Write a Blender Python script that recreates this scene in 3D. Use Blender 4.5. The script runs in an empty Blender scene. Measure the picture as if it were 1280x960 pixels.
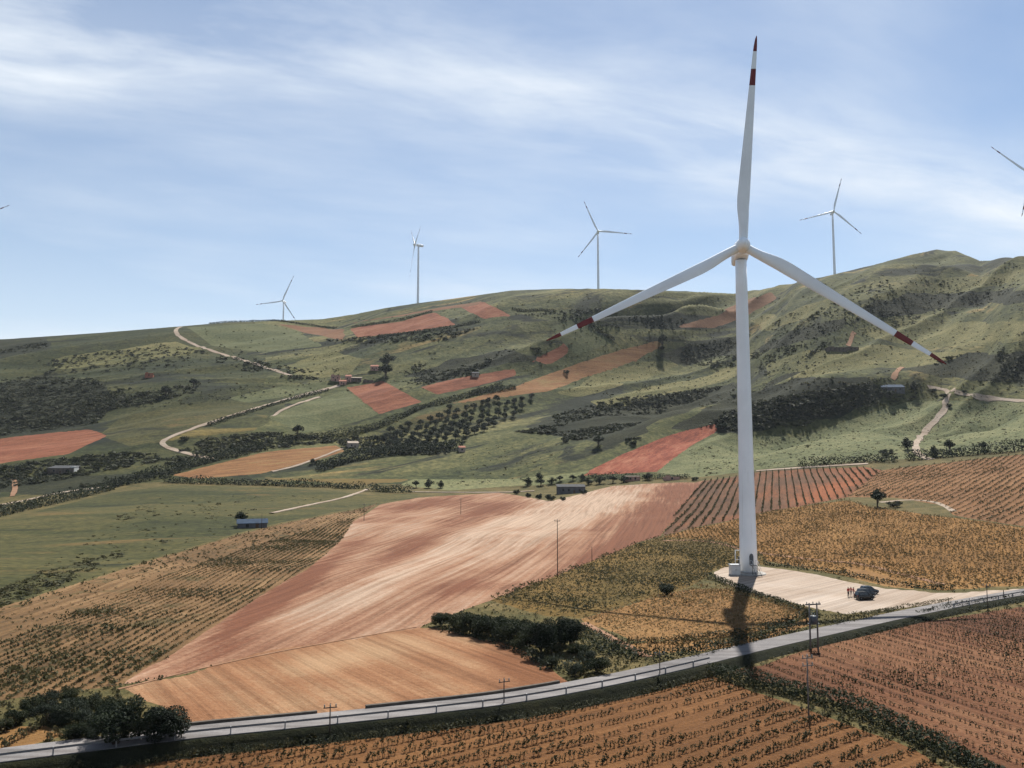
import bpy, math, random
import numpy as np
from mathutils import Vector, Matrix

random.seed(7)
rng = np.random.default_rng(7)
R_ = math.radians
scn = bpy.context.scene
col = scn.collection

# ------------------------------------------------------------------ camera
FPX, PITCH, ZC = 1000.0, R_(5.0), 24.3
CP, SP = math.cos(PITCH), math.sin(PITCH)
cam_d = bpy.data.cameras.new("camera")
cam = bpy.data.objects.new("camera", cam_d)
col.objects.link(cam)
cam_d.sensor_width = 36.0
cam_d.lens = 36.0 * FPX / 1280.0
cam_d.clip_start = 0.5
cam_d.clip_end = 20000
cam.location = (0, 0, ZC)
cam.rotation_euler = (R_(90) + PITCH, 0, 0)
scn.camera = cam

# ------------------------------------------------------------------ sky and sun
SUN_EL, SUN_AZ = R_(55.0), R_(18.8)          # azimuth from +Y towards +X
world = bpy.data.worlds.new("World")
scn.world = world
world.use_nodes = True
wn = world.node_tree
for n in list(wn.nodes):
    wn.nodes.remove(n)


def N(tree, kind, **kw):
    n = tree.nodes.new(kind)
    for k, v in kw.items():
        if k == 'inp':
            for kk, vv in v.items():
                n.inputs[kk].default_value = vv
        else:
            setattr(n, k, v)
    return n


def LK(tree, a, b):
    tree.links.new(a, b)


def math_node(tree, op, a, b=None, clamp=False):
    n = tree.nodes.new('ShaderNodeMath')
    n.operation = op
    n.use_clamp = clamp
    for i, v in enumerate((a, b)):
        if v is None:
            continue
        if isinstance(v, (int, float)):
            n.inputs[i].default_value = v
        else:
            tree.links.new(v, n.inputs[i])
    return n.outputs[0]


def build_sky():
    t = wn
    sky = N(t, 'ShaderNodeTexSky', sky_type='NISHITA', sun_disc=False, sun_elevation=SUN_EL,
            sun_rotation=SUN_AZ, altitude=500.0, air_density=1.0, dust_density=0.3, ozone_density=1.6)
    tc = N(t, 'ShaderNodeTexCoord')
    sep = N(t, 'ShaderNodeSeparateXYZ')
    LK(t, tc.outputs['Generated'], sep.inputs[0])
    M = lambda op, a, b=None, c=False: math_node(t, op, a, b, c)
    z = M('ADD', M('MAXIMUM', sep.outputs[2], 0.02), 0.10)
    px = M('DIVIDE', sep.outputs[0], z)
    py = M('DIVIDE', sep.outputs[1], z)
    ang = R_(20)                                  # the cirrus streams along a
    ca, sa = math.cos(ang), math.sin(ang)
    a = M('ADD', M('MULTIPLY', px, ca), M('MULTIPLY', py, sa))
    b = M('SUBTRACT', M('MULTIPLY', py, ca), M('MULTIPLY', px, sa))

    def layer(ka, kb, scale, detail, rough, dist, off=0.0):
        c = N(t, 'ShaderNodeCombineXYZ')
        LK(t, M('ADD', M('MULTIPLY', a, ka), off), c.inputs[0])
        LK(t, M('MULTIPLY', b, kb), c.inputs[1])
        n = N(t, 'ShaderNodeTexNoise', inp={'Scale': scale, 'Detail': detail, 'Roughness': rough, 'Distortion': dist})
        LK(t, c.outputs[0], n.inputs['Vector'])
        return n.outputs[0]
    soft = layer(.7, 1.3, .8, 5, .5, .2, 3.7)
    wisp = layer(1.0, 2.4, 1.5, 8, .58, .3)
    waver = layer(.8, .8, .9, 3, .5, 0.0, 9.0)
    dev = M('ADD', M('SUBTRACT', b, 1.66), M('MULTIPLY', M('SUBTRACT', waver, 0.5), 0.8))
    dev = M('MULTIPLY', dev, 3.6)
    band = M('POWER', 2.718, M('MULTIPLY', M('MULTIPLY', dev, dev), -1.0))
    sft = M('MULTIPLY', M('SUBTRACT', soft, 0.40, True), 2.4, True)
    wsp = M('MULTIPLY', M('SUBTRACT', wisp, 0.36, True), 2.4, True)
    cl = M('MULTIPLY', sft, M('ADD', M('MULTIPLY', wsp, .62), .36))
    cl = M('ADD', cl, M('MULTIPLY', band, M('ADD', M('MULTIPLY', wsp, .8), .2)))
    da, db = M('MULTIPLY', M('ADD', a, .5), 2.0), M('MULTIPLY', M('SUBTRACT', b, 1.72), 3.2)
    puff = M('POWER', 2.718, M('MULTIPLY', M('ADD', M('MULTIPLY', da, da), M('MULTIPLY', db, db)), -1.0))
    cl = M('ADD', cl, M('MULTIPLY', puff, M('ADD', M('MULTIPLY', wsp, .45), .1)))
    veil = M('POWER', M('SUBTRACT', 1.0, M('MAXIMUM', sep.outputs[2], 0.0)), 5.0)
    cl = M('ADD', M('MULTIPLY', cl, 0.9), M('MULTIPLY', veil, 1.0))
    cl = M('MULTIPLY', cl, 0.92, True)
    tint = mixc_w(t, sky.outputs[0], (.97, 1.02, 1.03, 1))
    mix = N(t, 'ShaderNodeMix', data_type='RGBA')
    LK(t, cl, mix.inputs['Factor'])
    LK(t, tint, mix.inputs[6])
    mix.inputs[7].default_value = (7.7, 8.3, 9.0, 1)
    bg = N(t, 'ShaderNodeBackground', inp={'Strength': 0.054})
    LK(t, mix.outputs[2], bg.inputs[0])
    out = N(t, 'ShaderNodeOutputWorld')
    LK(t, bg.outputs[0], out.inputs[0])


def mixc_w(t, a, c):
    m = N(t, 'ShaderNodeMix', data_type='RGBA', blend_type='MULTIPLY')
    m.inputs['Factor'].default_value = 1.0
    LK(t, a, m.inputs[6])
    m.inputs[7].default_value = c
    return m.outputs[2]


build_sky()
sun_d = bpy.data.lights.new("sun", 'SUN')
sun_d.energy = 5.0
sun_d.angle = R_(0.53)
sun_d.color = (1.0, 0.95, 0.87)
sun = bpy.data.objects.new("sun", sun_d)
col.objects.link(sun)
sun_dir = Vector((math.sin(SUN_AZ) * math.cos(SUN_EL), math.cos(SUN_AZ) * math.cos(SUN_EL), math.sin(SUN_EL)))
sun.rotation_euler = sun_dir.to_track_quat('Z', 'Y').to_euler()
sun.location = (60, 200, 300)

vs = scn.view_settings
vs.view_transform = 'Standard'
vs.look = 'None'
vs.exposure = 1.06
vs.gamma = 1.0
vs.use_curve_mapping = False
scn.cycles.max_bounces = 5
scn.cycles.diffuse_bounces = 2
scn.cycles.transparent_max_bounces = 8
scn.cycles.volume_bounces = 0

# ------------------------------------------------------------------ geometry helpers


def project(x, y, z):
    f = y * CP + (z - ZC) * SP
    up = -y * SP + (z - ZC) * CP
    f = np.maximum(f, 1e-3)
    return 640 + FPX * x / f, 480 - FPX * up / f


def ray_ts(u, v):
    a = (np.asarray(u, float) - 640) / FPX
    b = -(np.asarray(v, float) - 480) / FPX
    fy = CP - b * SP
    return a / fy, (SP + b * CP) / fy          # X/Y and (Z-ZC)/Y


def at_plane(u, v, z=0.0):
    t, s = ray_ts(u, v)
    Y = (z - ZC) / s
    return np.stack([t * Y, Y, np.full_like(Y, z)], -1)


def sstep(a, b, x):
    q = np.clip((x - a) / (b - a), 0, 1)
    return q * q * (3 - 2 * q)


_perm = rng.random((256, 256)).astype(np.float64)


def vnoise(x, y):
    xi = np.floor(x).astype(np.int64)
    yi = np.floor(y).astype(np.int64)
    fx = x - xi
    fy = y - yi
    fx = fx * fx * fx * (fx * (fx * 6 - 15) + 10)
    fy = fy * fy * fy * (fy * (fy * 6 - 15) + 10)
    a = _perm[xi & 255, yi & 255]
    b = _perm[(xi + 1) & 255, yi & 255]
    c = _perm[xi & 255, (yi + 1) & 255]
    d = _perm[(xi + 1) & 255, (yi + 1) & 255]
    return (a + (b - a) * fx) * (1 - fy) + (c + (d - c) * fx) * fy


def fbm(x, y, octv=4, gain=0.5):
    r = 0
    amp = 1.0
    tot = 0
    for i in range(octv):
        r = r + amp * (vnoise(x * 2 ** i + 17.3 * i, y * 2 ** i + 9.1 * i) - 0.5)
        tot += amp
        amp *= gain
    return r / tot * 2


def interp(x, pts):
    p = sorted(pts)
    return np.interp(x, [q[0] for q in p], [q[1] for q in p])


# ------------------------------------------------------------------ terrain
ROAD_PX = [(-260, 992), (-130, 965), (0, 947), (100, 935), (225, 919), (400, 902), (540, 887), (640, 875), (760, 853), (850, 833),
           (940, 811), (1030, 791), (1120, 771), (1200, 755), (1280, 741), (1400, 722), (1560, 698)]
_rp = at_plane([p[0] for p in ROAD_PX], [p[1] for p in ROAD_PX], 0.0)


def smooth_line(P, step=1.5, rounds=3):
    P = np.asarray(P, float)
    for _ in range(rounds):                     # Chaikin
        Q = [P[0]]
        for a, b in zip(P[:-1], P[1:]):
            Q.append(a * .75 + b * .25)
            Q.append(a * .25 + b * .75)
        Q.append(P[-1])
        P = np.array(Q)
    d = np.r_[0, np.cumsum(np.linalg.norm(np.diff(P[:, :2], axis=0), axis=1))]
    n = max(2, int(d[-1] / step))
    s = np.linspace(0, d[-1], n)
    return np.stack([np.interp(s, d, P[:, i]) for i in range(P.shape[1])], -1)


ROAD = smooth_line(_rp, 1.5)
ROAD_W = 3.5
_rt = ROAD[:, 0] / ROAD[:, 1]
_o = np.argsort(_rt)
_rt_s, _ry_s = _rt[_o], ROAD[_o, 1]
_dir = np.gradient(ROAD[:, :2], axis=0)
_kf = (np.hypot(_dir[:, 0], _dir[:, 1]) / np.maximum(np.abs(_dir[:, 0] - _rt * _dir[:, 1]), 0.1))[_o]

HEDGE_V = [(-400, 645), (0, 628), (200, 608), (450, 612), (640, 614), (760, 606), (870, 600), (1000, 588), (1130, 578), (1280, 566), (1600, 545)]
HEDGE_Y = [(-400, 430), (0, 420), (200, 440), (450, 450), (640, 450), (760, 440), (870, 425), (1000, 405), (1130, 390), (1280, 380), (1600, 370)]
SKY_V = [(-400, 440), (0, 424), (60, 420), (120, 416), (220, 408), (280, 403), (400, 399), (440, 393), (480, 385), (520, 379), (560, 374), (640, 363), (700, 361), (760, 361), (860, 364), (920, 367),
         (960, 361), (1000, 353), (1040, 345), (1100, 331), (1150, 318), (1180, 312), (1205, 314), (1222, 320), (1236, 327), (1260, 323), (1280, 321), (1600, 300)]
SKY_Y = [(-400, 950), (0, 940), (220, 950), (400, 1020), (560, 1010), (640, 980), (760, 990), (860, 1060), (920, 1050), (1000, 960), (1040, 930), (1100, 960), (1180, 1080), (1236, 1020), (1280, 930), (1600, 850)]


def v2s(v):
    return np.tan(PITCH - np.arctan((np.asarray(v) - 480) / FPX))


def base_height(t, Y):
    u = 640 + FPX * t
    Yh, Yr = interp(u, HEDGE_Y), interp(u, SKY_Y)
    sh, sr = v2s(interp(u, HEDGE_V)), v2s(interp(u, SKY_V))
    zh = ZC + Yh * sh
    Y0 = interp(u, [(0, 200), (700, 200), (900, 185), (1280, 165)])
    q = np.clip((Y - Y0) / (Yh - Y0), 0, 1)
    near = zh * (0.35 * q + 0.65 * q * q)
    p = np.clip((Y - Yh) / (Yr - Yh), 0, 1)
    g = 1 - (1 - p) ** 1.55
    hill = ZC + Y * (sh + (sr - sh) * g)
    z = np.where(Y < Yh, near, hill)
    zr = ZC + Yr * sr
    back = zr - 0.10 * (Y - Yr) - 0.00012 * np.clip(Y - Yr, 0, 1500) ** 2
    z = np.where(Y > Yr, np.maximum(back, -60), z)
    return z, Yh, Yr


def relief(x, y, t, Y, Yh, Yr):
    u = 640 + FPX * t
    w = sstep(Yh + 15, Yh + 170, Y)
    right = sstep(560, 900, u)
    # folds run across the slope and climb to the right
    ca, sa = math.cos(R_(34)), math.sin(R_(34))
    a, b = x * ca + y * sa, -x * sa + y * ca
    wx = 40 * fbm(x / 160 + 3.1, y / 160, 3)
    f1 = 1 - np.abs(fbm((a + wx) / 520, (b + wx * .7) / 130 + 5, 2))
    f2 = fbm(x / 95 + 11, y / 70 + 2, 4)
    f3 = 1 - np.abs(fbm((a + wx * .6) / 260 + 31, (b + .4 * wx) / 46, 2))
    f4 = fbm(x / 22, y / 16, 3)
    z = (10 + 22 * right) * (f1 - 0.75) * 2 + (3.4 - 1.7 * right) * f2 + (3.5 + 6.0 * right) * (f3 - .75) * 2 + .5 * f4
    crest = 1 - 0.72 * np.exp(-((Y - Yr) / 95.0) ** 2)
    z = z * w * crest
    wn_ = sstep(185, 300, Y) * (1 - w)
    z = z + wn_ * (1.5 * fbm(x / 80, y / 60 + 7, 3))
    wm = sstep(100, 130, Y) * (1 - sstep(240, 300, Y)) * (1 - sstep(640, 760, u))
    z = z + wm * 1.2 * fbm(x / 45 + 4, y / 34, 2)
    return z


def road_drop(t, Y):
    ry = np.interp(t, _rt_s, _ry_s)
    kf = np.interp(t, _rt_s, _kf)
    u = 640 + FPX * t
    amt = interp(u, [(-300, .95), (800, .95), (900, .8), (960, .5), (1300, .45)])
    dist = (ry - Y) / kf - ROAD_W / 2
    return -amt * sstep(-1.4, -0.3, dist)


def rows():
    Y = 14.0
    out = [Y]
    while Y < 1180:
        if Y < 450:
            d = min(max(Y * Y / 12500, .28), 1.35)
        else:
            d = .0034 * Y
        Y += d
        out.append(Y)
    while Y < 4200:
        Y *= 1.035
        out.append(Y)
    return np.array(out)


GT = np.linspace(-0.84, 0.84, 770)
GY = rows()
TT, YY = np.meshgrid(GT, GY, indexing='ij')
XX = TT * YY
ZB, YH, YR = base_height(TT, YY)


def blur_rows(Z):
    # smooth the crest and the foot of the hill along the depth, a window of about 35 m
    out = Z.copy()
    fine = np.arange(GY[0], 1500, 3.0)
    k = np.exp(-(np.arange(-12, 13) / 5.0) ** 2)
    k /= k.sum()
    for i in range(Z.shape[0]):
        zz = np.interp(fine, GY, Z[i])
        zs = np.convolve(np.pad(zz, 12, 'edge'), k, 'valid')
        w = sstep(200, 300, GY) * (1 - sstep(1300, 1480, GY))
        out[i] = Z[i] * (1 - w) + np.interp(GY, fine, zs) * w
    return out


ZB = blur_rows(ZB)
ZR = relief(XX, YY, TT, YY, YH, YR)
ZG = ZB + ZR
# settle the skyline on the one seen
for _ in range(3):
    s_now = ((ZG - ZC) / YY)[:, GY > 450].max(1)
    s_want = v2s(interp(640 + FPX * GT, SKY_V))
    d = s_want - s_now
    d = np.convolve(np.pad(d, 6, 'edge'), np.ones(13) / 13, 'valid')
    ZG = ZG + d[:, None] * YY * sstep(0.25, 1.0, (YY - YH) / (YR - YH))
ZG = ZG + road_drop(TT, YY)


def ground(x, y):
    x = np.asarray(x, float)
    y = np.asarray(y, float)
    t = np.clip(x / np.maximum(y, 1e-3), GT[0], GT[-1])
    fi = (t - GT[0]) / (GT[1] - GT[0])
    i = np.clip(fi.astype(int), 0, len(GT) - 2)
    fi = fi - i
    j = np.clip(np.searchsorted(GY, y) - 1, 0, len(GY) - 2)
    fj = np.clip((y - GY[j]) / (GY[j + 1] - GY[j]), 0, 1)
    return (ZG[i, j] * (1 - fi) + ZG[i + 1, j] * fi) * (1 - fj) + (ZG[i, j + 1] * (1 - fi) + ZG[i + 1, j + 1] * fi) * fj


def cast(u, v):
    """where the line of sight through a picture point meets the land"""
    u = np.atleast_1d(np.asarray(u, float))
    v = np.atleast_1d(np.asarray(v, float))
    t, s = ray_ts(u, v)
    out = np.zeros((len(u), 3))
    for c0 in range(0, len(u), 4000):
        tt, ss = t[c0:c0 + 4000], s[c0:c0 + 4000]
        tc = np.clip(tt, GT[0], GT[-1])
        fi = (tc - GT[0]) / (GT[1] - GT[0])
        i = np.clip(fi.astype(int), 0, len(GT) - 2)
        fi = (fi - i)[:, None]
        zc = ZG[i] * (1 - fi) + ZG[i + 1] * fi
        diff = zc - ZC - ss[:, None] * GY[None, :]
        hit = diff > 0
        k = np.where(hit.any(1), hit.argmax(1), (diff / GY).argmax(1))
        k = np.clip(k, 1, len(GY) - 1)
        r = np.arange(len(k))
        d0, d1 = diff[r, k - 1], diff[r, k]
        f = np.clip(-d0 / np.where(np.abs(d1 - d0) < 1e-6, 1, d1 - d0), 0, 1)
        Yv = GY[k - 1] + f * (GY[k] - GY[k - 1])
        out[c0:c0 + 4000] = np.stack([tt * Yv, Yv, ground(tt * Yv, Yv)], -1)
    return out


def in_poly(u, v, poly):
    poly = np.asarray(poly, float)
    ins = np.zeros(u.shape, bool)
    x0, y0 = poly.min(0)
    x1, y1 = poly.max(0)
    m = (u >= x0) & (u <= x1) & (v >= y0) & (v <= y1)
    uu, vv = u[m], v[m]
    r = np.zeros(uu.shape, bool)
    j = len(poly) - 1
    for i in range(len(poly)):
        xi, yi = poly[i]
        xj, yj = poly[j]
        if yi != yj:
            r ^= ((yi > vv) != (yj > vv)) & (uu < (xj - xi) * (vv - yi) / (yj - yi) + xi)
        j = i
    ins[m] = r
    return ins


# ------------------------------------------------------------------ materials
MATS = {}


def srgb(r, g, b):
    f = lambda c: (c / 255 / 12.92) if c / 255 <= .04045 else ((c / 255 + .055) / 1.055) ** 2.4
    c = [f(r), f(g), f(b)]
    m = .3 * c[0] + .5 * c[1] + .2 * c[2]
    c = [max(m + (q - m) * 1.0, .004) for q in c]              # albedo: what the sunlit surface shows, less the light
    return (c[0] * .372, c[1] * .366, c[2] * .362, 1)


def new_mat(name, rough=0.9, spec=0.2):
    m = bpy.data.materials.new(name)
    m.use_nodes = True
    t = m.node_tree
    b = t.nodes['Principled BSDF']
    b.inputs['Roughness'].default_value = rough
    b.inputs['Specular IOR Level'].default_value = spec
    MATS[name] = m
    return m, t, b


def ramp(t, fac, stops):
    r = t.nodes.new('ShaderNodeValToRGB')
    els = r.color_ramp.elements
    while len(els) > len(stops):
        els.remove(els[-1])
    while len(els) < len(stops):
        els.new(0.5)
    for e, (p, c) in zip(els, stops):
        e.position = p
        e.color = c
    LK(t, fac, r.inputs[0])
    return r.outputs[0]


def noise(t, vec, scale, detail=5, rough=.55, dist=0.0):
    n = N(t, 'ShaderNodeTexNoise', inp={'Scale': scale, 'Detail': detail, 'Roughness': rough, 'Distortion': dist})
    LK(t, vec, n.inputs['Vector'])
    return n.outputs[0]


def mixc(t, fac, a, b, mode='MIX'):
    m = N(t, 'ShaderNodeMix', data_type='RGBA', blend_type=mode)
    for s, v in (('Factor', fac), (6, a), (7, b)):
        if isinstance(v, (int, float)):
            m.inputs[s].default_value = v
        elif isinstance(v, tuple):
            m.inputs[s].default_value = v
        else:
            LK(t, v, m.inputs[s])
    return m.outputs[2]


def obj_coord(t):
    return N(t, 'ShaderNodeTexCoord').outputs['Object']


def mapped(t, vec, rot=0, scale=(1, 1, 1)):
    m = N(t, 'ShaderNodeMapping', vector_type='POINT')
    # rotate first, stretch afterwards
    r = N(t, 'ShaderNodeVectorRotate', rotation_type='Z_AXIS')
    LK(t, vec, r.inputs['Vector'])
    r.inputs['Angle'].default_value = rot
    LK(t, r.outputs[0], m.inputs['Vector'])
    m.inputs['Scale'].default_value = scale
    return m.outputs[0]


def bump(t, b, h, dist=.1, strength=.6):
    n = N(t, 'ShaderNodeBump', inp={'Distance': dist, 'Strength': strength})
    LK(t, h, n.inputs['Height'])
    LK(t, n.outputs[0], b.inputs['Normal'])


def field_mat(name, dark, mid, light, rot=0.0, big=.02, streak=.35, fine=1.2, amount=.5, tone=False, weeds=None, weed_amt=.0, relief_=.25, furrow=1.1):
    """earth or turf: broad patches, streaks along the working direction (rot), fine crumbs"""
    m, t, b = new_mat(name, .95, .1)
    oc = obj_coord(t)
    n1 = noise(t, oc, big, 6, .6, .6)
    st = mapped(t, oc, -rot, (.025, 1.0, 1.0))
    n2 = noise(t, st, streak, 5, .6, .25)
    n3 = noise(t, oc, fine, 6, .65)
    f = math_node(t, 'ADD', math_node(t, 'MULTIPLY', n1, 1.0), math_node(t, 'MULTIPLY', n2, amount * 1.6))
    f = math_node(t, 'ADD', f, math_node(t, 'MULTIPLY', n3, .5))
    f = math_node(t, 'SUBTRACT', f, .30 + amount * .8)
    if tone:
        at = N(t, 'ShaderNodeAttribute', attribute_name='tone')
        f = math_node(t, 'ADD', f, math_node(t, 'SUBTRACT', at.outputs['Fac'], .5))
    c = ramp(t, f, [(.18, dark), (.47, mid), (.8, light)])
    if weeds:
        n4 = noise(t, oc, .11, 6, .7, .5)
        w = ramp(t, n4, [(.62 - weed_amt, (0, 0, 0, 1)), (.70 - weed_amt, (1, 1, 1, 1))])
        c = mixc(t, w, c, weeds)
    sp = noise(t, oc, fine * 3.1, 3, .6)
    c = mixc(t, .55, c, ramp(t, sp, [(.3, (.62, .62, .62, 1)), (.7, (1.25, 1.25, 1.25, 1))]), 'MULTIPLY')
    fu = noise(t, mapped(t, oc, -rot, (.018, 1.0, 1.0)), furrow, 3, .6, .15)      # lines left by the plough
    c = mixc(t, .8, c, ramp(t, fu, [(.34, (.72, .70, .68, 1)), (.5, (1, 1, 1, 1)), (.68, (1.2, 1.2, 1.2, 1))]), 'MULTIPLY')
    LK(t, c, b.inputs['Base Color'])
    bump(t, b, math_node(t, 'ADD', n3, fu), relief_, .8)
    return m


def grass_mat(name, cols, scale=.05, stretch=.4, rot=0.0, patches=None, relief_=.5):
    m, t, b = new_mat(name, .95, .08)
    oc = obj_coord(t)
    v1 = mapped(t, oc, -rot, (stretch, 1, 1))
    n1 = noise(t, v1, scale, 7, .62, .5)
    n2 = noise(t, v1, scale * 5, 6, .65, .3)
    n3 = noise(t, oc, scale * 24, 5, .7)
    f = math_node(t, 'ADD', math_node(t, 'MULTIPLY', n1, .6), math_node(t, 'MULTIPLY', n2, .4))
    f = math_node(t, 'ADD', f, math_node(t, 'MULTIPLY', math_node(t, 'SUBTRACT', n3, .5), .28))
    k = len(cols)
    c = ramp(t, f, [(.30 + .42 * i / (k - 1), q) for i, q in enumerate(cols)])
    if patches:
        for (pc, ps, th) in patches:
            n4 = noise(t, v1, ps, 6, .65, .8)
            c = mixc(t, ramp(t, n4, [(th, (0, 0, 0, 1)), (th + .07, (1, 1, 1, 1))]), c, pc)
    c = mixc(t, .6, c, ramp(t, n3, [(.34, (.42, .46, .44, 1)), (.66, (1.4, 1.36, 1.25, 1))]), 'MULTIPLY')
    LK(t, c, b.inputs['Base Color'])
    bump(t, b, math_node(t, 'ADD', n2, math_node(t, 'MULTIPLY', n3, .5)), relief_, .8)
    return m


def flat_mat(name, colr, rough=.6, spec=.3, metal=0.0, var=.12, scale=1.5, dim=.67):
    colr = tuple(q * dim for q in colr[:3]) + (1,)
    m, t, b = new_mat(name, rough, spec)
    b.inputs['Metallic'].default_value = metal
    n = noise(t, obj_coord(t), scale, 5, .6)
    c = mixc(t, 1.0, tuple(colr), ramp(t, n, [(.3, (1 - var, 1 - var, 1 - var, 1)), (.7, (1 + var, 1 + var, 1 + var, 1))]), 'MULTIPLY')
    LK(t, c, b.inputs['Base Color'])
    return m


def leaf_mat(name, dark, mid, light, scale=.9, trans=.25):
    dark, mid, light = [tuple(q * .66 for q in c[:3]) + (1,) for c in (dark, mid, light)]
    m, t, b = new_mat(name, .75, .12)
    oc = N(t, 'ShaderNodeNewGeometry').outputs['Position']
    n = noise(t, oc, scale, 4, .6)
    oi = N(t, 'ShaderNodeObjectInfo')
    f = math_node(t, 'ADD', n, math_node(t, 'MULTIPLY', math_node(t, 'SUBTRACT', oi.outputs['Random'], .5), .16))
    c = ramp(t, f, [(.3, dark), (.5, mid), (.72, light)])
    LK(t, c, b.inputs['Base Color'])
    tr = N(t, 'ShaderNodeBsdfTranslucent')
    LK(t, c, tr.inputs[0])
    mx = N(t, 'ShaderNodeMixShader', inp={0: trans})
    out = t.nodes['Material Output']
    LK(t, b.outputs[0], mx.inputs[1])
    LK(t, tr.outputs[0], mx.inputs[2])
    LK(t, mx.outputs[0], out.inputs[0])
    return m


# ------------------------------------------------------------------ object helpers


def link(o, parent=None):
    col.objects.link(o)
    if parent:
        o.parent = parent
    return o


def tag(o, label=None, cat=None, group=None, kind=None):
    if label:
        o['label'] = label
    if cat:
        o['category'] = cat
    if group:
        o['group'] = group
    if kind:
        o['kind'] = kind
    return o


def empty(name, loc=(0, 0, 0), rz=0.0):
    o = bpy.data.objects.new(name, None)
    o.empty_display_size = .5
    link(o)
    o.location = loc
    o.rotation_euler = (0, 0, rz)
    return o


def np_mesh(name, V, Fq, mats, smooth=False, mat_idx=None):
    """V (n,3), Fq (m,k) with k = 3 or 4"""
    V = np.asarray(V, np.float32)
    Fq = np.asarray(Fq, np.int32)
    me = bpy.data.meshes.new(name)
    k = Fq.shape[1]
    me.vertices.add(len(V))
    me.vertices.foreach_set('co', V.ravel())
    me.loops.add(Fq.size)
    me.loops.foreach_set('vertex_index', Fq.ravel())
    me.polygons.add(len(Fq))
    me.polygons.foreach_set('loop_start', np.arange(0, Fq.size, k, dtype=np.int32))
    me.polygons.foreach_set('loop_total', np.full(len(Fq), k, np.int32))
    if mat_idx is not None:
        me.polygons.foreach_set('material_index', np.asarray(mat_idx, np.int32))
    me.polygons.foreach_set('use_smooth', np.full(len(Fq), smooth))
    for mt in (mats if isinstance(mats, (list, tuple)) else [mats]):
        me.materials.append(mt)
    me.update(calc_edges=True)
    return me


class MB:
    """collects simple solids and links them as one mesh object"""

    def __init__(self):
        self.v, self.f, self.s = [], [], []

    def add(self, vs_, fs, smooth=False):
        o = len(self.v)
        self.v += [tuple(p) for p in vs_]
        self.f += [tuple(i + o for i in q) for q in fs]
        self.s += [smooth] * len(fs)
        return self

    def box(self, c, s, rz=0.0):
        hx, hy, hz = s[0] / 2, s[1] / 2, s[2] / 2
        ca, sa = math.cos(rz), math.sin(rz)
        P = []
        for z in (-hz, hz):
            for (x, y) in ((-hx, -hy), (hx, -hy), (hx, hy), (-hx, hy)):
                P.append((c[0] + x * ca - y * sa, c[1] + x * sa + y * ca, c[2] + z))
        return self.add(P, [(3, 2, 1, 0), (4, 5, 6, 7), (0, 1, 5, 4), (1, 2, 6, 5), (2, 3, 7, 6), (3, 0, 4, 7)])

    def tube(self, pts, rad, n=8, cap=True, smooth=True):
        pts = [Vector(p) for p in pts]
        rad = rad if isinstance(rad, (list, tuple)) else [rad] * len(pts)
        P = []
        for i, p in enumerate(pts):
            d = (pts[min(i + 1, len(pts) - 1)] - pts[max(i - 1, 0)]).normalized()
            q = d.to_track_quat('Z', 'Y')
            for k in range(n):
                a = 2 * math.pi * k / n
                P.append(p + q @ Vector((math.cos(a) * rad[i], math.sin(a) * rad[i], 0)))
        Fs = []
        for i in range(len(pts) - 1):
            for k in range(n):
                Fs.append((i * n + k, i * n + (k + 1) % n, (i + 1) * n + (k + 1) % n, (i + 1) * n + k))
        self.add(P, Fs, smooth)
        if cap:
            o = len(self.v) - len(P)
            self.f += [tuple(o + k for k in reversed(range(n))), tuple(o + (len(pts) - 1) * n + k for k in range(n))]
            self.s += [False, False]
        return self

    def lathe(self, prof, n=24, axis='Z', smooth=True, close=True):
        P = []
        for (r, z) in prof:
            for k in range(n):
                a = 2 * math.pi * k / n
                if axis == 'Z':
                    P.append((r * math.cos(a), r * math.sin(a), z))
                else:                      # along Y
                    P.append((r * math.cos(a), z, r * math.sin(a)))
        Fs = []
        for i in range(len(prof) - 1):
            for k in range(n):
                q = (i * n + k, i * n + (k + 1) % n, (i + 1) * n + (k + 1) % n, (i + 1) * n + k)
                Fs.append(q if axis == 'Z' else q[::-1])
        self.add(P, Fs, smooth)
        if close:
            o = len(self.v) - len(P)
            a, b = tuple(o + k for k in reversed(range(n))), tuple(o + (len(prof) - 1) * n + k for k in range(n))
            self.f += [a, b] if axis == 'Z' else [a[::-1], b[::-1]]
            self.s += [False, False]
        return self

    def mesh(self, name, mat):
        me = bpy.data.meshes.new(name)
        me.from_pydata(self.v, [], self.f)
        me.polygons.foreach_set('use_smooth', self.s)
        for m in (mat if isinstance(mat, list) else [mat]):
            me.materials.append(m)
        me.update()
        return me

    def build(self, name, mat, parent=None, loc=(0, 0, 0), rz=0.0):
        o = bpy.data.objects.new(name, self.mesh(name, mat))
        link(o, parent)
        o.location = loc
        o.rotation_euler = (0, 0, rz)
        return o


def add_obj(name, me, parent=None, loc=(0, 0, 0)):
    o = bpy.data.objects.new(name, me)
    link(o, parent)
    o.location = loc
    return o


# ------------------------------------------------------------------ the land, split field by field
def row_angle(p, q):
    a, b = cast([p[0], q[0]], [p[1], q[1]])
    return math.atan2(b[1] - a[1], b[0] - a[0])


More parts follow.
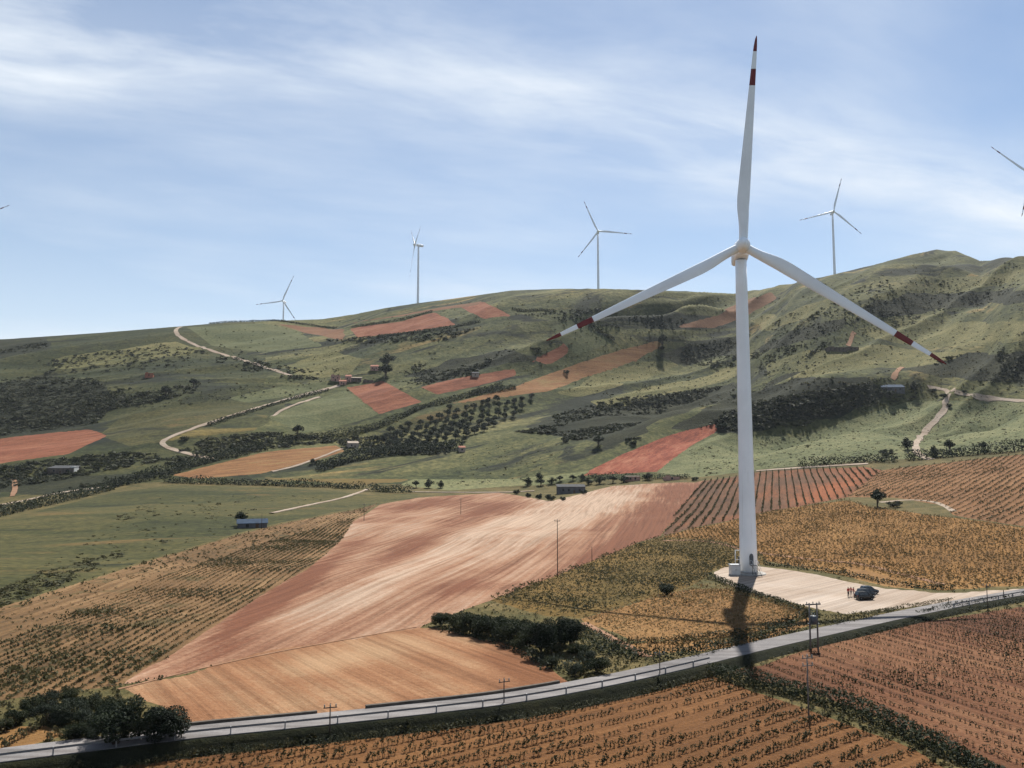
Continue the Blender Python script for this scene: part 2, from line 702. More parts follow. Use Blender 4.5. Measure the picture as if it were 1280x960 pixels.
ANG = {
    'front': row_angle((760, 900), (960, 845)),
    'right': row_angle((1090, 835), (1240, 885)),
    'centre': row_angle((330, 800), (640, 662)),
    'rows_a': row_angle((828, 668), (888, 603)),
    'rows_b': row_angle((1196, 640), (1279, 594)),
    'old': row_angle((130, 830), (330, 722)),
    'gold': row_angle((760, 790), (900, 752)),
    'amber': row_angle((985, 700), (1075, 640)),
    'low': row_angle((440, 820), (560, 876)),
    'corner': row_angle((20, 930), (60, 908)),
}
S = srgb
soil_front = field_mat('soil_front', S(110, 76, 46), S(146, 102, 62), S(176, 130, 84), ANG['front'], .03, .9, 2.2, .3)
soil_right = field_mat('soil_right', S(104, 68, 48), S(138, 94, 66), S(174, 130, 94), ANG['right'], .03, 1.1, 2.2, .4)
soil_low = field_mat('soil_low', S(150, 102, 70), S(180, 132, 96), S(206, 168, 130), ANG['low'], .04, .35, 1.4, .45, tone=True)
soil_centre = field_mat('soil_centre', S(144, 95, 71), S(188, 145, 116), S(220, 192, 167), ANG['centre'], .016, .55, 1.0, .62, tone=True)
soil_gold = field_mat('soil_gold', S(150, 112, 68), S(174, 132, 82), S(196, 158, 106), ANG['gold'], .05, .9, 1.8, .3)
soil_mixed = field_mat('soil_mixed', S(98, 88, 46), S(134, 110, 58), S(170, 132, 74), ANG['gold'], .03, .7, 1.6, .3)
soil_amber = field_mat('soil_amber', S(142, 104, 56), S(168, 124, 70), S(190, 150, 94), ANG['amber'], .02, .6, 1.4, .3)
soil_rows_a = field_mat('soil_rows_a', S(96, 70, 52), S(124, 90, 66), S(176, 108, 70), ANG['rows_a'], .02, .4, 1.0, .3, tone=True)
soil_rows_b = field_mat('soil_rows_b', S(136, 98, 64), S(162, 118, 78), S(188, 146, 104), ANG['rows_b'], .015, .4, 1.0, .3)
soil_old = field_mat('soil_old', S(106, 86, 58), S(146, 114, 78), S(188, 154, 112), ANG['old'], .02, .6, 1.2, .55, weeds=S(112, 98, 64), weed_amt=.06)
soil_red = field_mat('soil_red', S(136, 70, 52), S(174, 96, 72), S(204, 136, 106), ANG['centre'] - .4, .03, .3, .8, .7)
soil_red_far = field_mat('soil_red_far', S(140, 84, 62), S(168, 106, 78), S(188, 132, 100), .5, .02, .22, .5, .75)
soil_orange = field_mat('soil_orange', S(150, 108, 70), S(172, 126, 84), S(172, 148, 98), .6, .02, .25, .5, .8)
soil_tan = field_mat('soil_tan', S(126, 112, 66), S(150, 126, 74), S(166, 130, 80), .25, .015, .25, .6, .5)
soil_clay = field_mat('soil_clay', S(128, 90, 66), S(150, 108, 78), S(170, 130, 98), .1, .02, .2, .5, .4)
gravel = field_mat('gravel', S(196, 174, 154), S(220, 202, 184), S(236, 222, 208), .75, .06, .5, 2.0, .45, relief_=.06)
turf_green = grass_mat('turf_green', [S(56, 64, 42), S(82, 86, 54), S(108, 104, 66), S(132, 118, 76)], .02, .35, .25, patches=[(S(58, 64, 44), .035, .60), (S(132, 112, 72), .028, .58)])
turf_pale = grass_mat('turf_pale', [S(96, 110, 76), S(126, 134, 94), S(150, 152, 110), S(166, 162, 120)], .018, .4, .2)
turf_mint = grass_mat('turf_mint', [S(92, 102, 72), S(116, 122, 86), S(138, 136, 98)], .02, .5, .3, relief_=.3)
turf_tuft = grass_mat('turf_tuft', [S(86, 98, 70), S(120, 128, 92), S(148, 150, 110), S(168, 164, 124)], .05, .6, .3, relief_=.8)
turf_hill = grass_mat('turf_hill', [S(44, 54, 40), S(74, 84, 56), S(106, 110, 72), S(140, 136, 92), S(172, 158, 112)], .011, .20, R_(34),
                      patches=[(S(172, 150, 100), .018, .60), (S(50, 58, 46), .017, .54), (S(46, 54, 44), .045, .58)], relief_=1.2)
turf_rough = grass_mat('turf_rough', [S(42, 50, 38), S(68, 77, 50), S(98, 99, 62), S(128, 118, 74)], .013, .28, R_(18),
                       patches=[(S(148, 132, 80), .02, .60), (S(46, 54, 42), .016, .53)], relief_=1.2)
turf_light = grass_mat('turf_light', [S(88, 96, 62), S(122, 122, 80), S(152, 146, 100), S(174, 162, 118)], .03, .22, R_(34), relief_=.8)
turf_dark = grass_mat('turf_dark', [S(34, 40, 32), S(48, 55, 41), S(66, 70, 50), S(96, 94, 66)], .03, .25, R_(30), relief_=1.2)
turf_near = grass_mat('turf_near', [S(74, 78, 52), S(104, 100, 64), S(136, 122, 82), S(160, 140, 102)], .12, .7, 0.0, relief_=.3)

REG = [
    # name, label, material, outline as seen
    ('gravel_pad', 'pale gravel pad around the foot of the big wind turbine', gravel,
     [(892, 716), (905, 709), (935, 706), (985, 714), (1040, 724), (1110, 736), (1180, 740), (1280, 735), (1500, 716), (1500, 728), (1280, 744), (1225, 750), (1180, 752), (1120, 762), (1060, 768), (1020, 764), (980, 752), (945, 742), (915, 733), (898, 726)]),
    ('vineyard_field', 'brown vineyard soil below the road at the bottom of the picture', soil_front,
     [(-700, 1010), (-130, 985), (225, 941), (440, 914), (640, 893), (800, 866), (882, 846), (1010, 888), (1110, 925), (1210, 975), (1290, 1020), (1400, 1160), (1400, 2400), (-700, 2400)]),
    ('vineyard_field', 'reddish vineyard soil right of the diagonal hedge in the corner', soil_right,
     [(905, 838), (950, 832), (1050, 800), (1130, 783), (1200, 768), (1280, 757), (1500, 735), (1600, 740), (1600, 2400), (1400, 2400), (1400, 1160), (1275, 980), (1180, 935), (1090, 893), (1000, 862)]),
    ('earth_bank', 'bare orange earth bank between gravel pad and amber vineyard', soil_gold,
     [(1055, 711), (1085, 713), (1115, 721), (1152, 737), (1110, 733), (1070, 724)]),
    ('vineyard_field', 'small vineyard corner left of the dark thicket', soil_gold,
     [(-80, 918), (0, 908), (62, 906), (82, 918), (40, 930), (0, 937), (-80, 948)]),
    ('ploughed_field', 'smooth orange tilled field directly above the road', soil_low,
     [(150, 862), (330, 816), (440, 796), (520, 783), (545, 784), (600, 800), (640, 808), (680, 830), (712, 857), (640, 868), (450, 890), (330, 903), (232, 913), (205, 884)]),
    ('ploughed_field', 'large pale pink ploughed field in the middle of the picture', soil_centre,
     [(148, 858), (240, 800), (330, 745), (385, 712), (425, 675), (440, 650), (475, 630), (520, 621), (620, 617), (690, 626), (730, 616), (765, 607), (872, 604), (884, 600), (850, 640), (825, 672), (790, 680), (700, 718), (610, 752), (540, 776), (520, 783), (440, 796), (330, 816)]),
    ('vineyard_field', 'golden orange vineyard plot left of the turbine shadow', soil_gold,
     [(730, 772), (800, 752), (862, 739), (905, 736), (945, 750), (1012, 768), (960, 786), (905, 797), (840, 802), (790, 803)]),
    ('vineyard_field', 'narrow golden vineyard strip along the upper side of the road', soil_gold,
     [(775, 806), (905, 800), (960, 790), (1010, 773), (1015, 782), (960, 798), (880, 815), (810, 820)]),
    ('vineyard_field', 'green and gold vineyard between pink field and gravel pad', soil_mixed,
     [(610, 752), (700, 718), (790, 681), (828, 673), (900, 677), (950, 692), (960, 706), (925, 706), (893, 712), (885, 722), (862, 737), (800, 750), (730, 770), (690, 770), (650, 764)]),
    ('vineyard_field', 'brown vineyard with dark rows climbing behind the turbine tower', soil_rows_a,
     [(872, 603), (950, 590), (1085, 584), (1105, 588), (1060, 622), (1000, 634), (955, 640), (880, 658), (828, 672)]),
    ('vineyard_field', 'orange vineyard with long rows at the right edge', soil_rows_b,
     [(1105, 588), (1200, 575), (1280, 567), (1500, 545), (1500, 680), (1280, 657), (1225, 650), (1190, 643), (1180, 630), (1120, 622), (1060, 622)]),
    ('vineyard_field', 'amber vineyard behind the gravel pad', soil_amber,
     [(828, 673), (880, 659), (955, 641), (1060, 626), (1090, 634), (1190, 646), (1280, 659), (1500, 682), (1500, 712), (1280, 731), (1180, 736), (1110, 730), (1040, 718), (985, 708), (950, 700), (950, 690), (900, 676)]),
    ('fallow_field', 'old patchy vineyard on the slope at the left edge', soil_old,
     [(-400, 910), (-400, 850), (0, 762), (60, 742), (200, 695), (300, 668), (440, 636), (472, 628), (440, 650), (425, 675), (385, 712), (330, 745), (240, 800), (148, 858), (60, 872)]),
    ('meadow', 'olive green meadow at the left below the hedges', turf_green,
     [(-400, 720), (0, 652), (130, 618), (215, 604), (430, 614), (462, 617), (440, 634), (300, 666), (200, 693), (60, 740), (0, 760), (-400, 850)]),
    ('meadow', 'thin strip of meadow beside the top of the pink field', turf_green,
     [(462, 617), (520, 612), (520, 621), (475, 630), (440, 634)]),
    ('stubble_field', 'orange brown strip field above the left hedge', soil_orange,
     [(215, 592), (330, 566), (420, 556), (430, 563), (390, 577), (330, 592), (250, 597)]),
    ('stubble_field', 'golden olive field left of the pale green knoll', soil_tan,
     [(330, 598), (440, 577), (560, 569), (585, 568), (500, 602), (440, 605)]),
    ('meadow', 'pale green grassy knoll in the middle distance', turf_pale,
     [(500, 605), (560, 575), (600, 560), (650, 545), (690, 543), (740, 556), (800, 551), (760, 575), (730, 594), (670, 607), (560, 613)]),
    ('ploughed_field', 'bright red ploughed field left of the turbine tower', soil_red,
     [(728, 593), (775, 568), (830, 548), (894, 530), (897, 538), (860, 562), (820, 591)]),
    ('meadow', 'pale tufted grassland behind the turbine tower', turf_tuft,
     [(820, 592), (862, 562), (900, 542), (1000, 548), (1080, 520), (1145, 500), (1280, 500), (1500, 490), (1500, 540), (1280, 562), (1130, 574), (950, 586), (870, 598)]),
    ('ploughed_field', 'red brown field at the left edge below dark scrub', soil_red_far,
     [(-300, 556), (0, 549), (110, 537), (130, 545), (85, 568), (0, 580), (-300, 592)]),
    ('ploughed_field', 'long terracotta field just below the hilltop', soil_red_far,
     [(438, 412), (500, 402), (545, 391), (570, 406), (500, 415), (445, 421)]),
    ('ploughed_field', 'small pink field left of the long terracotta one below the hilltop', soil_clay,
     [(345, 404), (400, 409), (432, 413), (427, 424), (385, 416)]),
    ('ploughed_field', 'pale pink sliver of ploughed earth on the crest', soil_clay,
     [(420, 406), (500, 394), (560, 383), (605, 376), (600, 381), (545, 389), (470, 400)]),
    ('ploughed_field', 'small red square field on the crest of the hill', soil_red_far,
     [(578, 383), (608, 377), (637, 396), (603, 399)]),
    ('ploughed_field', 'orange red trapezoid field below the ruined hamlet', soil_red_far,
     [(432, 483), (478, 475), (526, 501), (475, 517)]),
    ('meadow', 'smooth mint green plot left of the orange trapezoid field', turf_mint,
     [(338, 522), (385, 503), (432, 486), (472, 517), (420, 532), (380, 541)]),
    ('meadow', 'light green plot above the upper bend of the white track', turf_mint,
     [(288, 497), (350, 484), (410, 477), (415, 482), (350, 498), (310, 503)]),
    ('ploughed_field', 'thin orange field right of the trapezoid field', soil_red_far,
     [(524, 483), (580, 471), (642, 462), (645, 470), (600, 482), (546, 493)]),
    ('stubble_field', 'long orange yellow strip climbing to the lone tree', soil_orange,
     [(560, 505), (640, 485), (720, 455), (770, 438), (820, 428), (832, 432), (790, 452), (740, 468), (690, 488), (640, 496)]),
    ('ploughed_field', 'small pink clearing above the orange yellow strip', soil_red_far,
     [(664, 452), (690, 438), (710, 429), (714, 440), (690, 455)]),
    ('ploughed_field', 'brown slope below the saddle of the far ridge', soil_clay,
     [(846, 411), (900, 392), (930, 377), (965, 365), (972, 372), (930, 395), (890, 410)]),
    ('meadow', 'sloping green plot on the far hill below the middle turbine', turf_mint,
     [(690, 408), (722, 396), (768, 427), (722, 443)]),
    ('meadow', 'flat green field on the left hill crest', turf_mint,
     [(232, 409), (330, 403), (372, 413), (405, 432), (335, 441), (265, 431)]),
    ('meadow', 'sunny green slope above the white track bend', turf_green,
     [(120, 545), (150, 520), (230, 505), (290, 498), (330, 505), (250, 530), (195, 550), (160, 558)]),
    ('meadow', 'green slope strip above the olive grove', turf_green,
     [(470, 545), (520, 520), (600, 498), (640, 497), (600, 508), (540, 530), (490, 548)]),
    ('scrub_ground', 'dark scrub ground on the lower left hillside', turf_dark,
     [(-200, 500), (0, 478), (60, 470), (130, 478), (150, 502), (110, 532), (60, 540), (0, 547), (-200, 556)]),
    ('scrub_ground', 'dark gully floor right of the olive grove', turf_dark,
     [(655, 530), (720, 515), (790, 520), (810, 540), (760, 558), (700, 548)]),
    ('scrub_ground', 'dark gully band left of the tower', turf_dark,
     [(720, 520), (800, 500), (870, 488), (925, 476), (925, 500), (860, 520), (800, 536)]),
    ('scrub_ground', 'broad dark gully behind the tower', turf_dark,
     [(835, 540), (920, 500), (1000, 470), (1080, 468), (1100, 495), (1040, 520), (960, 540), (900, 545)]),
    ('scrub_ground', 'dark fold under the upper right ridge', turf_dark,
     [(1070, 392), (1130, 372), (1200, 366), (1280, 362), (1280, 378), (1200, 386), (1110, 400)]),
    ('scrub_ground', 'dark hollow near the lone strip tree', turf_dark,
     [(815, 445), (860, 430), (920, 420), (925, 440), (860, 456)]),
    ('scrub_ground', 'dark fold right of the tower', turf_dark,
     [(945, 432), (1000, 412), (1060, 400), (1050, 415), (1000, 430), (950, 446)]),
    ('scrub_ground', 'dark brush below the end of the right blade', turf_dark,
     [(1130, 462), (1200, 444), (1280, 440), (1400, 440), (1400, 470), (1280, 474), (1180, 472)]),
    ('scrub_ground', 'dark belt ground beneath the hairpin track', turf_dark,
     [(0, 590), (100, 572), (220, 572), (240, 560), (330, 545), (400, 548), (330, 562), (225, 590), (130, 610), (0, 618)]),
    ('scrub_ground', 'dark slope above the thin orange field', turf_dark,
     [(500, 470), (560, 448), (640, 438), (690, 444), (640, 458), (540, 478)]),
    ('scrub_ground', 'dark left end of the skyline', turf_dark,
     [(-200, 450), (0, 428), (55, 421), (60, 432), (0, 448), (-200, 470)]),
    ('grass_slope', 'pale olive band on the upper right ridge', turf_light,
     [(1095, 372), (1180, 350), (1280, 338), (1400, 330), (1400, 345), (1280, 352), (1180, 366), (1100, 384)]),
    ('grass_slope', 'yellowish slope above the end of the right blade', turf_light,
     [(1070, 415), (1120, 402), (1200, 408), (1280, 400), (1400, 400), (1400, 425), (1280, 426), (1180, 432), (1100, 428)]),
    ('grass_slope', 'tan slope around the ruined barn', turf_light,
     [(960, 462), (1010, 444), (1090, 434), (1200, 440), (1170, 455), (1050, 462), (970, 476)]),
    ('grass_slope', 'pale diagonal grass band left of the tower', turf_light,
     [(735, 505), (820, 480), (920, 458), (925, 468), (840, 492), (760, 514)]),
    ('grass_slope', 'pale hollow below the orange yellow strip', turf_light,
     [(690, 492), (740, 472), (800, 447), (850, 455), (800, 470), (720, 497)]),
    ('grass_slope', 'light shoulder right of the tower under the crest', turf_light,
     [(940, 402), (1000, 385), (1065, 370), (1030, 392), (955, 412)]),
    ('grass_slope', 'sunlit olive slope on the upper left hill', turf_light,
     [(60, 452), (130, 432), (230, 428), (250, 438), (160, 453), (80, 466)]),
    ('grass_slope', 'yellow green slope above the hamlet', turf_light,
     [(340, 458), (420, 440), (452, 452), (440, 466), (385, 470)]),
]
ci, cj = len(GT) - 1, len(GY) - 1
fx = (XX[:-1, :-1] + XX[1:, 1:]) / 2
fy = (YY[:-1, :-1] + YY[1:, 1:]) / 2
fz = (ZG[:-1, :-1] + ZG[1:, :-1] + ZG[:-1, 1:] + ZG[1:, 1:]) / 4
FU, FV = project(fx, fy, fz)
ragged = 1.9 + 1.6 * sstep(600, 900, FV)
wl_ = np.clip(fy / 14, 7, 60)
FU2 = FU + ragged * 1.5 * fbm(fx / wl_ + 3, fy / wl_, 2) * 1.5
FV2 = FV + ragged * fbm(fx / wl_ + 33, fy / wl_ + 5, 2) * 1.2
reg = np.full(FU.shape, -1, np.int32)
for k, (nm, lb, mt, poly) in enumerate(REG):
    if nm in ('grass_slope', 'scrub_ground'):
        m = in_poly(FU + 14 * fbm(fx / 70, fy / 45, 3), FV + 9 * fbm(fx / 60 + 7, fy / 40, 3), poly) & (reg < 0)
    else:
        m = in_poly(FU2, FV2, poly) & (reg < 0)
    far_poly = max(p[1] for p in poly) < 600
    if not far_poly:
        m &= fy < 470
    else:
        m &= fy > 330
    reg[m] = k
# what is left: hillside (left, right), verge land near by
rest = reg < 0
near_rest = rest & (fy < interp(640 + FPX * fx / fy, HEDGE_Y) + 8)
left_rest = rest & ~near_rest & (FU < 330 + 40 * fbm(fx / 60, fy / 60, 3))
K_NEAR, K_LEFT, K_HILL = len(REG), len(REG) + 1, len(REG) + 2
reg[rest] = K_HILL
reg[left_rest] = K_LEFT
reg[near_rest] = K_NEAR
ALLREG = REG + [('verge_land', 'dry grass land along the road and between the fields', turf_near, None),
                ('hillside', 'rough dark green hillside at the left', turf_rough, None),
                ('hillside', 'folded grassy hillside below the far turbines', turf_hill, None)]


def blobs(u, v, lst, base=.56):
    r = np.full(u.shape, base)
    for (cu, cv, su, sv, ang, amp) in lst:
        ca, sa = math.cos(ang), math.sin(ang)
        a = ((u - cu) * ca + (v - cv) * sa) / su
        b = (-(u - cu) * sa + (v - cv) * ca) / sv
        r += amp * np.exp(-(a * a + b * b))
    return r


TONES = {
    soil_centre.name: [(560, 665, 120, 14, -.42, -0.57), (360, 738, 110, 12, -.6, -0.62), (530, 630, 60, 8, -.15, -0.41), (760, 690, 110, 16, -.42, -0.49), (820, 640, 45, 20, -.5, -0.38), (590, 725, 110, 14, -.45, -0.30),
                       (400, 790, 90, 16, -.4, -0.30), (850, 612, 40, 12, 0, -0.27), (640, 650, 110, 18, -.25, .30), (520, 700, 130, 18, -.5, .26), (740, 640, 90, 12, -.4, .25), (430, 760, 100, 12, -.55, .16), (640, 690, 80, 10, -.45, .22), (690, 618, 60, 10, 0, .2), (300, 800, 60, 12, -.5, -0.14)],
    soil_low.name: [(660, 840, 60, 22, .5, -0.51), (300, 850, 90, 10, -.2, -0.12), (420, 825, 120, 12, -.2, 0.21), (600, 805, 60, 10, .2, 0.15), (560, 875, 120, 10, -.15, -0.15), (250, 885, 50, 15, 0, -0.09), (400, 870, 100, 14, -.1, 0.12)],
    soil_rows_a.name: [(1040, 612, 45, 10, -.4, .34), (930, 650, 50, 8, -.4, .05), (1000, 598, 60, 8, 0, -.15)],
}
# round off the steps the grid leaves along the borders of the fields
VX, VY = XX.copy(), YY.copy()
eh = np.zeros(XX.shape, bool)          # edge (i,j)-(i+1,j)
eh[:-1, 1:-1] = reg[:, :-1] != reg[:, 1:]
ev = np.zeros(XX.shape, bool)          # edge (i,j)-(i,j+1)
ev[1:-1, :-1] = reg[:-1, :] != reg[1:, :]
for _ in range(4):
    sx, sy, sn = np.zeros(XX.shape), np.zeros(XX.shape), np.zeros(XX.shape)
    for e, ax in ((eh, 0), (ev, 1)):
        a = (slice(None, -1), slice(None)) if ax == 0 else (slice(None), slice(None, -1))
        b = (slice(1, None), slice(None)) if ax == 0 else (slice(None), slice(1, None))
        m = e[a]
        sx[a] += np.where(m, VX[b], 0)
        sy[a] += np.where(m, VY[b], 0)
        sn[a] += m
        sx[b] += np.where(m, VX[a], 0)
        sy[b] += np.where(m, VY[a], 0)
        sn[b] += m
    mv = sn == 2
    VX[mv] = .5 * VX[mv] + .5 * sx[mv] / sn[mv]
    VY[mv] = .5 * VY[mv] + .5 * sy[mv] / sn[mv]
moved = (VX != XX) | (VY != YY)
VZ = ZG.copy()
VZ[moved] = ground(VX[moved], VY[moved])
VID = np.arange(XX.size).reshape(XX.shape)
quads = np.stack([VID[:-1, :-1], VID[1:, :-1], VID[1:, 1:], VID[:-1, 1:]], -1)
ALLV = np.stack([VX.ravel(), VY.ravel(), VZ.ravel()], -1)
gx = np.gradient(ZG, axis=0)
FIELD_OBJ = []
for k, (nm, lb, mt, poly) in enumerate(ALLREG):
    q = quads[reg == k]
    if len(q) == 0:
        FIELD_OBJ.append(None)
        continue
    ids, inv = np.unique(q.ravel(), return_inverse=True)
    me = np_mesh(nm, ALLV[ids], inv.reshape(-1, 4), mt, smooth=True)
    if mt.name in TONES:
        pu, pv = project(ALLV[ids, 0], ALLV[ids, 1], ALLV[ids, 2])
        a = me.attributes.new('tone', 'FLOAT', 'POINT')
        a.data.foreach_set('value', blobs(pu, pv, TONES[mt.name]).astype(np.float32))
    o = add_obj(nm, me)
    tag(o, lb, kind='structure')
    FIELD_OBJ.append(o)


def region_at(x, y):
    t = x / np.maximum(y, 1e-3)
    i = np.floor((t - GT[0]) / (GT[1] - GT[0])).astype(int)
    j = np.searchsorted(GY, y) - 1
    ok = (i >= 0) & (i < reg.shape[0]) & (j >= 0) & (j < reg.shape[1])
    r = np.full(np.shape(x), -1)
    r[ok] = reg[i[ok], j[ok]]
    return r


# the land all round, out of the picture, to the horizon
def outer_land():
    az = np.linspace(0, 2 * math.pi, 145)
    rr = np.r_[0.5, 8, 16, 30, 50, 80, 120, 170, 230, 300, 380, 470, 560, 660, 780, 900, 1050, 1250, 1500, 1900, 2500, 3300, 4500, 6500, 9000]
    A, Rr = np.meshgrid(az, rr, indexing='ij')
    x, y = Rr * np.sin(A), Rr * np.cos(A)
    yc = np.clip(y, 15, 4000)
    z = ground(np.clip(x, -.83 * yc, .83 * yc), yc)
    z = np.where(y < 15, -1.45, z) - 1.2
    fade = sstep(.8, 2.5, np.abs(x) / np.maximum(np.abs(y), 1)) * (y > 0)
    z = z * (1 - fade * .5)
    z = z + 14 * fbm(x / 300, y / 300, 3) * sstep(120, 500, np.hypot(x, np.minimum(y, 0)) * (np.abs(x) > .8 * y))
    vid = np.arange(x.size).reshape(x.shape)
    q = np.stack([vid[:-1, :-1], vid[:-1, 1:], vid[1:, 1:], vid[1:, :-1]], -1).reshape(-1, 4)
    V = np.stack([x.ravel(), y.ravel(), z.ravel()], -1)
    cen = V[q].mean(1)
    inside = (np.abs(V[q][:, :, 0]) < .835 * V[q][:, :, 1]).all(1) & (V[q][:, :, 1] > 15).all(1) & (V[q][:, :, 1] < 4100).all(1)
    o = add_obj('ground', np_mesh('ground', V, q[~inside], turf_hill, smooth=True))
    tag(o, 'open country on every side beyond the picture', kind='structure')


outer_land()
# ------------------------------------------------------------------ road and tracks
asphalt = field_mat('asphalt', S(138, 136, 137), S(166, 163, 163), S(192, 187, 184), 0.0, .08, .8, 3.0, .25, relief_=.02)
track_m = field_mat('track_earth', S(186, 164, 142), S(210, 192, 172), S(228, 214, 200), 0.0, .05, .5, 1.5, .3, relief_=.08)
earth_m = field_mat('track_red', S(166, 124, 96), S(188, 146, 116), S(206, 170, 142), 0.0, .05, .5, 1.5, .3, relief_=.08)
bank_m = grass_mat('bank_grass', [S(36, 42, 32), S(50, 54, 38), S(72, 70, 46)], .25, .8, 0, relief_=.3)
steel = flat_mat('galvanised_steel', (.30, .31, .32, 1), .6, .4, .3)
stone_m = flat_mat('wall_stone', (.11, .095, .08, 1), .9, .1, 0, .3, 1.2)
white_paint = flat_mat('white_line', (.78, .78, .76, 1), .7, .2, 0, .12, .8)


def ribbon(name, line, width, lift, mat, label, drape=True, edge_noise=.0, sub=3, kind='structure'):
    line = np.asarray(line, float)
    d = np.gradient(line[:, :2], axis=0)
    d /= np.maximum(np.linalg.norm(d, axis=1, keepdims=True), 1e-6)
    nrm = np.stack([-d[:, 1], d[:, 0]], -1)
    w = np.broadcast_to(np.asarray(width, float), (len(line),)).copy()
    V = []
    cols_ = np.linspace(-.5, .5, sub)
    for c in cols_:
        ww = w * (1 + edge_noise * fbm(line[:, 0] / 6 + c * 9, line[:, 1] / 6, 2))
        p = line[:, :2] + nrm * (c * ww)[:, None]
        z = ground(p[:, 0], p[:, 1]) + lift if drape else line[:, 2] + lift
        V.append(np.c_[p, z])
    V = np.stack(V, 1)
    n, m_ = V.shape[:2]
    vid = np.arange(n * m_).reshape(n, m_)
    q = np.stack([vid[:-1, :-1], vid[:-1, 1:], vid[1:, 1:], vid[1:, :-1]], -1).reshape(-1, 4)
    if np.cross((V[0, -1] - V[0, 0]), (V[1, 0] - V[0, 0]))[2] < 0:
        q = q[:, ::-1]
    # close the sides so that the sheet has a thickness
    Vl = V.reshape(-1, 3).copy()
    Vb = Vl.copy()
    Vb[:, 2] -= lift + .4
    k = len(Vl)
    side = []
    for e in (0, m_ - 1):
        for i in range(n - 1):
            side.append((vid[i, e], vid[i + 1, e], vid[i + 1, e] + k, vid[i, e] + k))
    o = add_obj(name, np_mesh(name, np.r_[Vl, Vb], np.r_[q, np.array(side)], mat, smooth=False))
    if label:
        tag(o, label, kind=kind)
    return o


def px_line(pts, step=2.0, rounds=2):
    q = smooth_line(np.array(pts, float), 2.0, rounds)
    P = cast(q[:, 0], q[:, 1])
    Yv = P[:, 1].copy()
    k = 4
    Yp = np.pad(Yv, k, 'edge')
    Ym = np.array([np.median(Yp[i:i + 2 * k + 1]) for i in range(len(Yv))])
    if len(Ym) > 8:
        Ym = np.convolve(np.pad(Ym, 2, 'edge'), np.ones(5) / 5, 'valid')
    t = P[:, 0] / P[:, 1]
    W = np.c_[t * Ym, Ym, ground(t * Ym, Ym)]
    return smooth_line(W, step, 0)


RZ = 0.22
road_line = ROAD.copy()
road_line[:, 2] = 0.0
ribbon('road', road_line, ROAD_W, RZ, asphalt, 'pale grey asphalt road sweeping across the foreground', drape=False, sub=5)
rd = np.gradient(road_line[:, :2], axis=0)
rd /= np.linalg.norm(rd, axis=1, keepdims=True)
rn = np.stack([-rd[:, 1], rd[:, 0]], -1)      # left of travel = far side
RU, RV = project(road_line[:, 0], road_line[:, 1], road_line[:, 2] + RZ)


def road_side(off, sel):
    L = np.c_[road_line[:, :2] + rn * off, np.full(len(road_line), RZ)]
    return L[sel]


# grassy bank that carries the road above the vineyard
def bank():
    sel = np.ones(len(road_line), bool)
    a = road_side(-ROAD_W / 2 + .03, sel)
    offs = [0, .4, .65, 1.0, 1.5]
    zt = [RZ - .05, RZ - .08, -.3, -.8, None]
    V = []
    for o_, z_ in zip(offs, zt):
        p = road_line[:, :2] + rn * (-ROAD_W / 2 + .03 - o_)
        g = ground(p[:, 0], p[:, 1])
        amt = interp(RU, [(-300, 1.0), (800, 1.0), (900, .7), (960, .4), (1300, .4)])
        zz = g - .1 if z_ is None else np.maximum(RZ - .05 + (z_ - RZ + .05) * amt, g - .05)
        wob = .10 * fbm(p[:, 0] / 1.7, p[:, 1] / 1.7 + o_ * 5, 2) if o_ > 0 else 0
        V.append(np.c_[p, zz + wob])
    V = np.stack(V, 1)
    n, m_ = V.shape[:2]
    vid = np.arange(n * m_).reshape(n, m_)
    q = np.stack([vid[:-1, :-1], vid[1:, :-1], vid[1:, 1:], vid[:-1, 1:]], -1).reshape(-1, 4)[:, ::-1]
    o = add_obj('road_bank', np_mesh('road_bank', V.reshape(-1, 3), q, bank_m, smooth=True))
    tag(o, 'steep dark grassy bank on the near side of the road', kind='structure')


bank()


def guardrail(u0, u1, off, label):
    sel = (RU > u0) & (RU < u1)
    L = road_side(off, sel)
    root = empty('guardrail', (L[0, 0], L[0, 1], RZ))
    o3 = np.array([L[0, 0], L[0, 1], RZ])
    P = L - o3
    prof = [(-.03, .42), (.03, .44), (.03, .47), (-.03, .49), (-.03, .52), (.03, .54), (.03, .57), (-.03, .60)]
    n = len(P)
    d = np.gradient(P[:, :2], axis=0)
    d /= np.linalg.norm(d, axis=1, keepdims=True)
    nr = np.stack([-d[:, 1], d[:, 0]], -1)
    V = np.stack([np.c_[P[:, :2] + nr * a, np.full(n, z)] for a, z in prof], 1)
    m_ = len(prof)
    vid = np.arange(n * m_).reshape(n, m_)
    q = np.stack([vid[:-1, :-1], vid[:-1, 1:], vid[1:, 1:], vid[1:, :-1]], -1).reshape(-1, 4)
    add_obj('beam', np_mesh('beam', V.reshape(-1, 3), q, steel), root)
    pm = MB().box((0, 0, .2), (.1, .14, .85)).mesh('post', steel)
    for i in range(0, n, 3):
        p = add_obj('post', pm, root, (P[i, 0] - nr[i, 0] * .09, P[i, 1] - nr[i, 1] * .09, 0))
        p.rotation_euler = (0, 0, math.atan2(d[i, 1], d[i, 0]))
    tag(root, label, 'guardrail')


guardrail(-120, 875, -ROAD_W / 2 + .25, 'long steel guardrail along the near edge of the road')
guardrail(1178, 1420, -ROAD_W / 2 + .25, 'short steel guardrail on the road right of the parked cars')


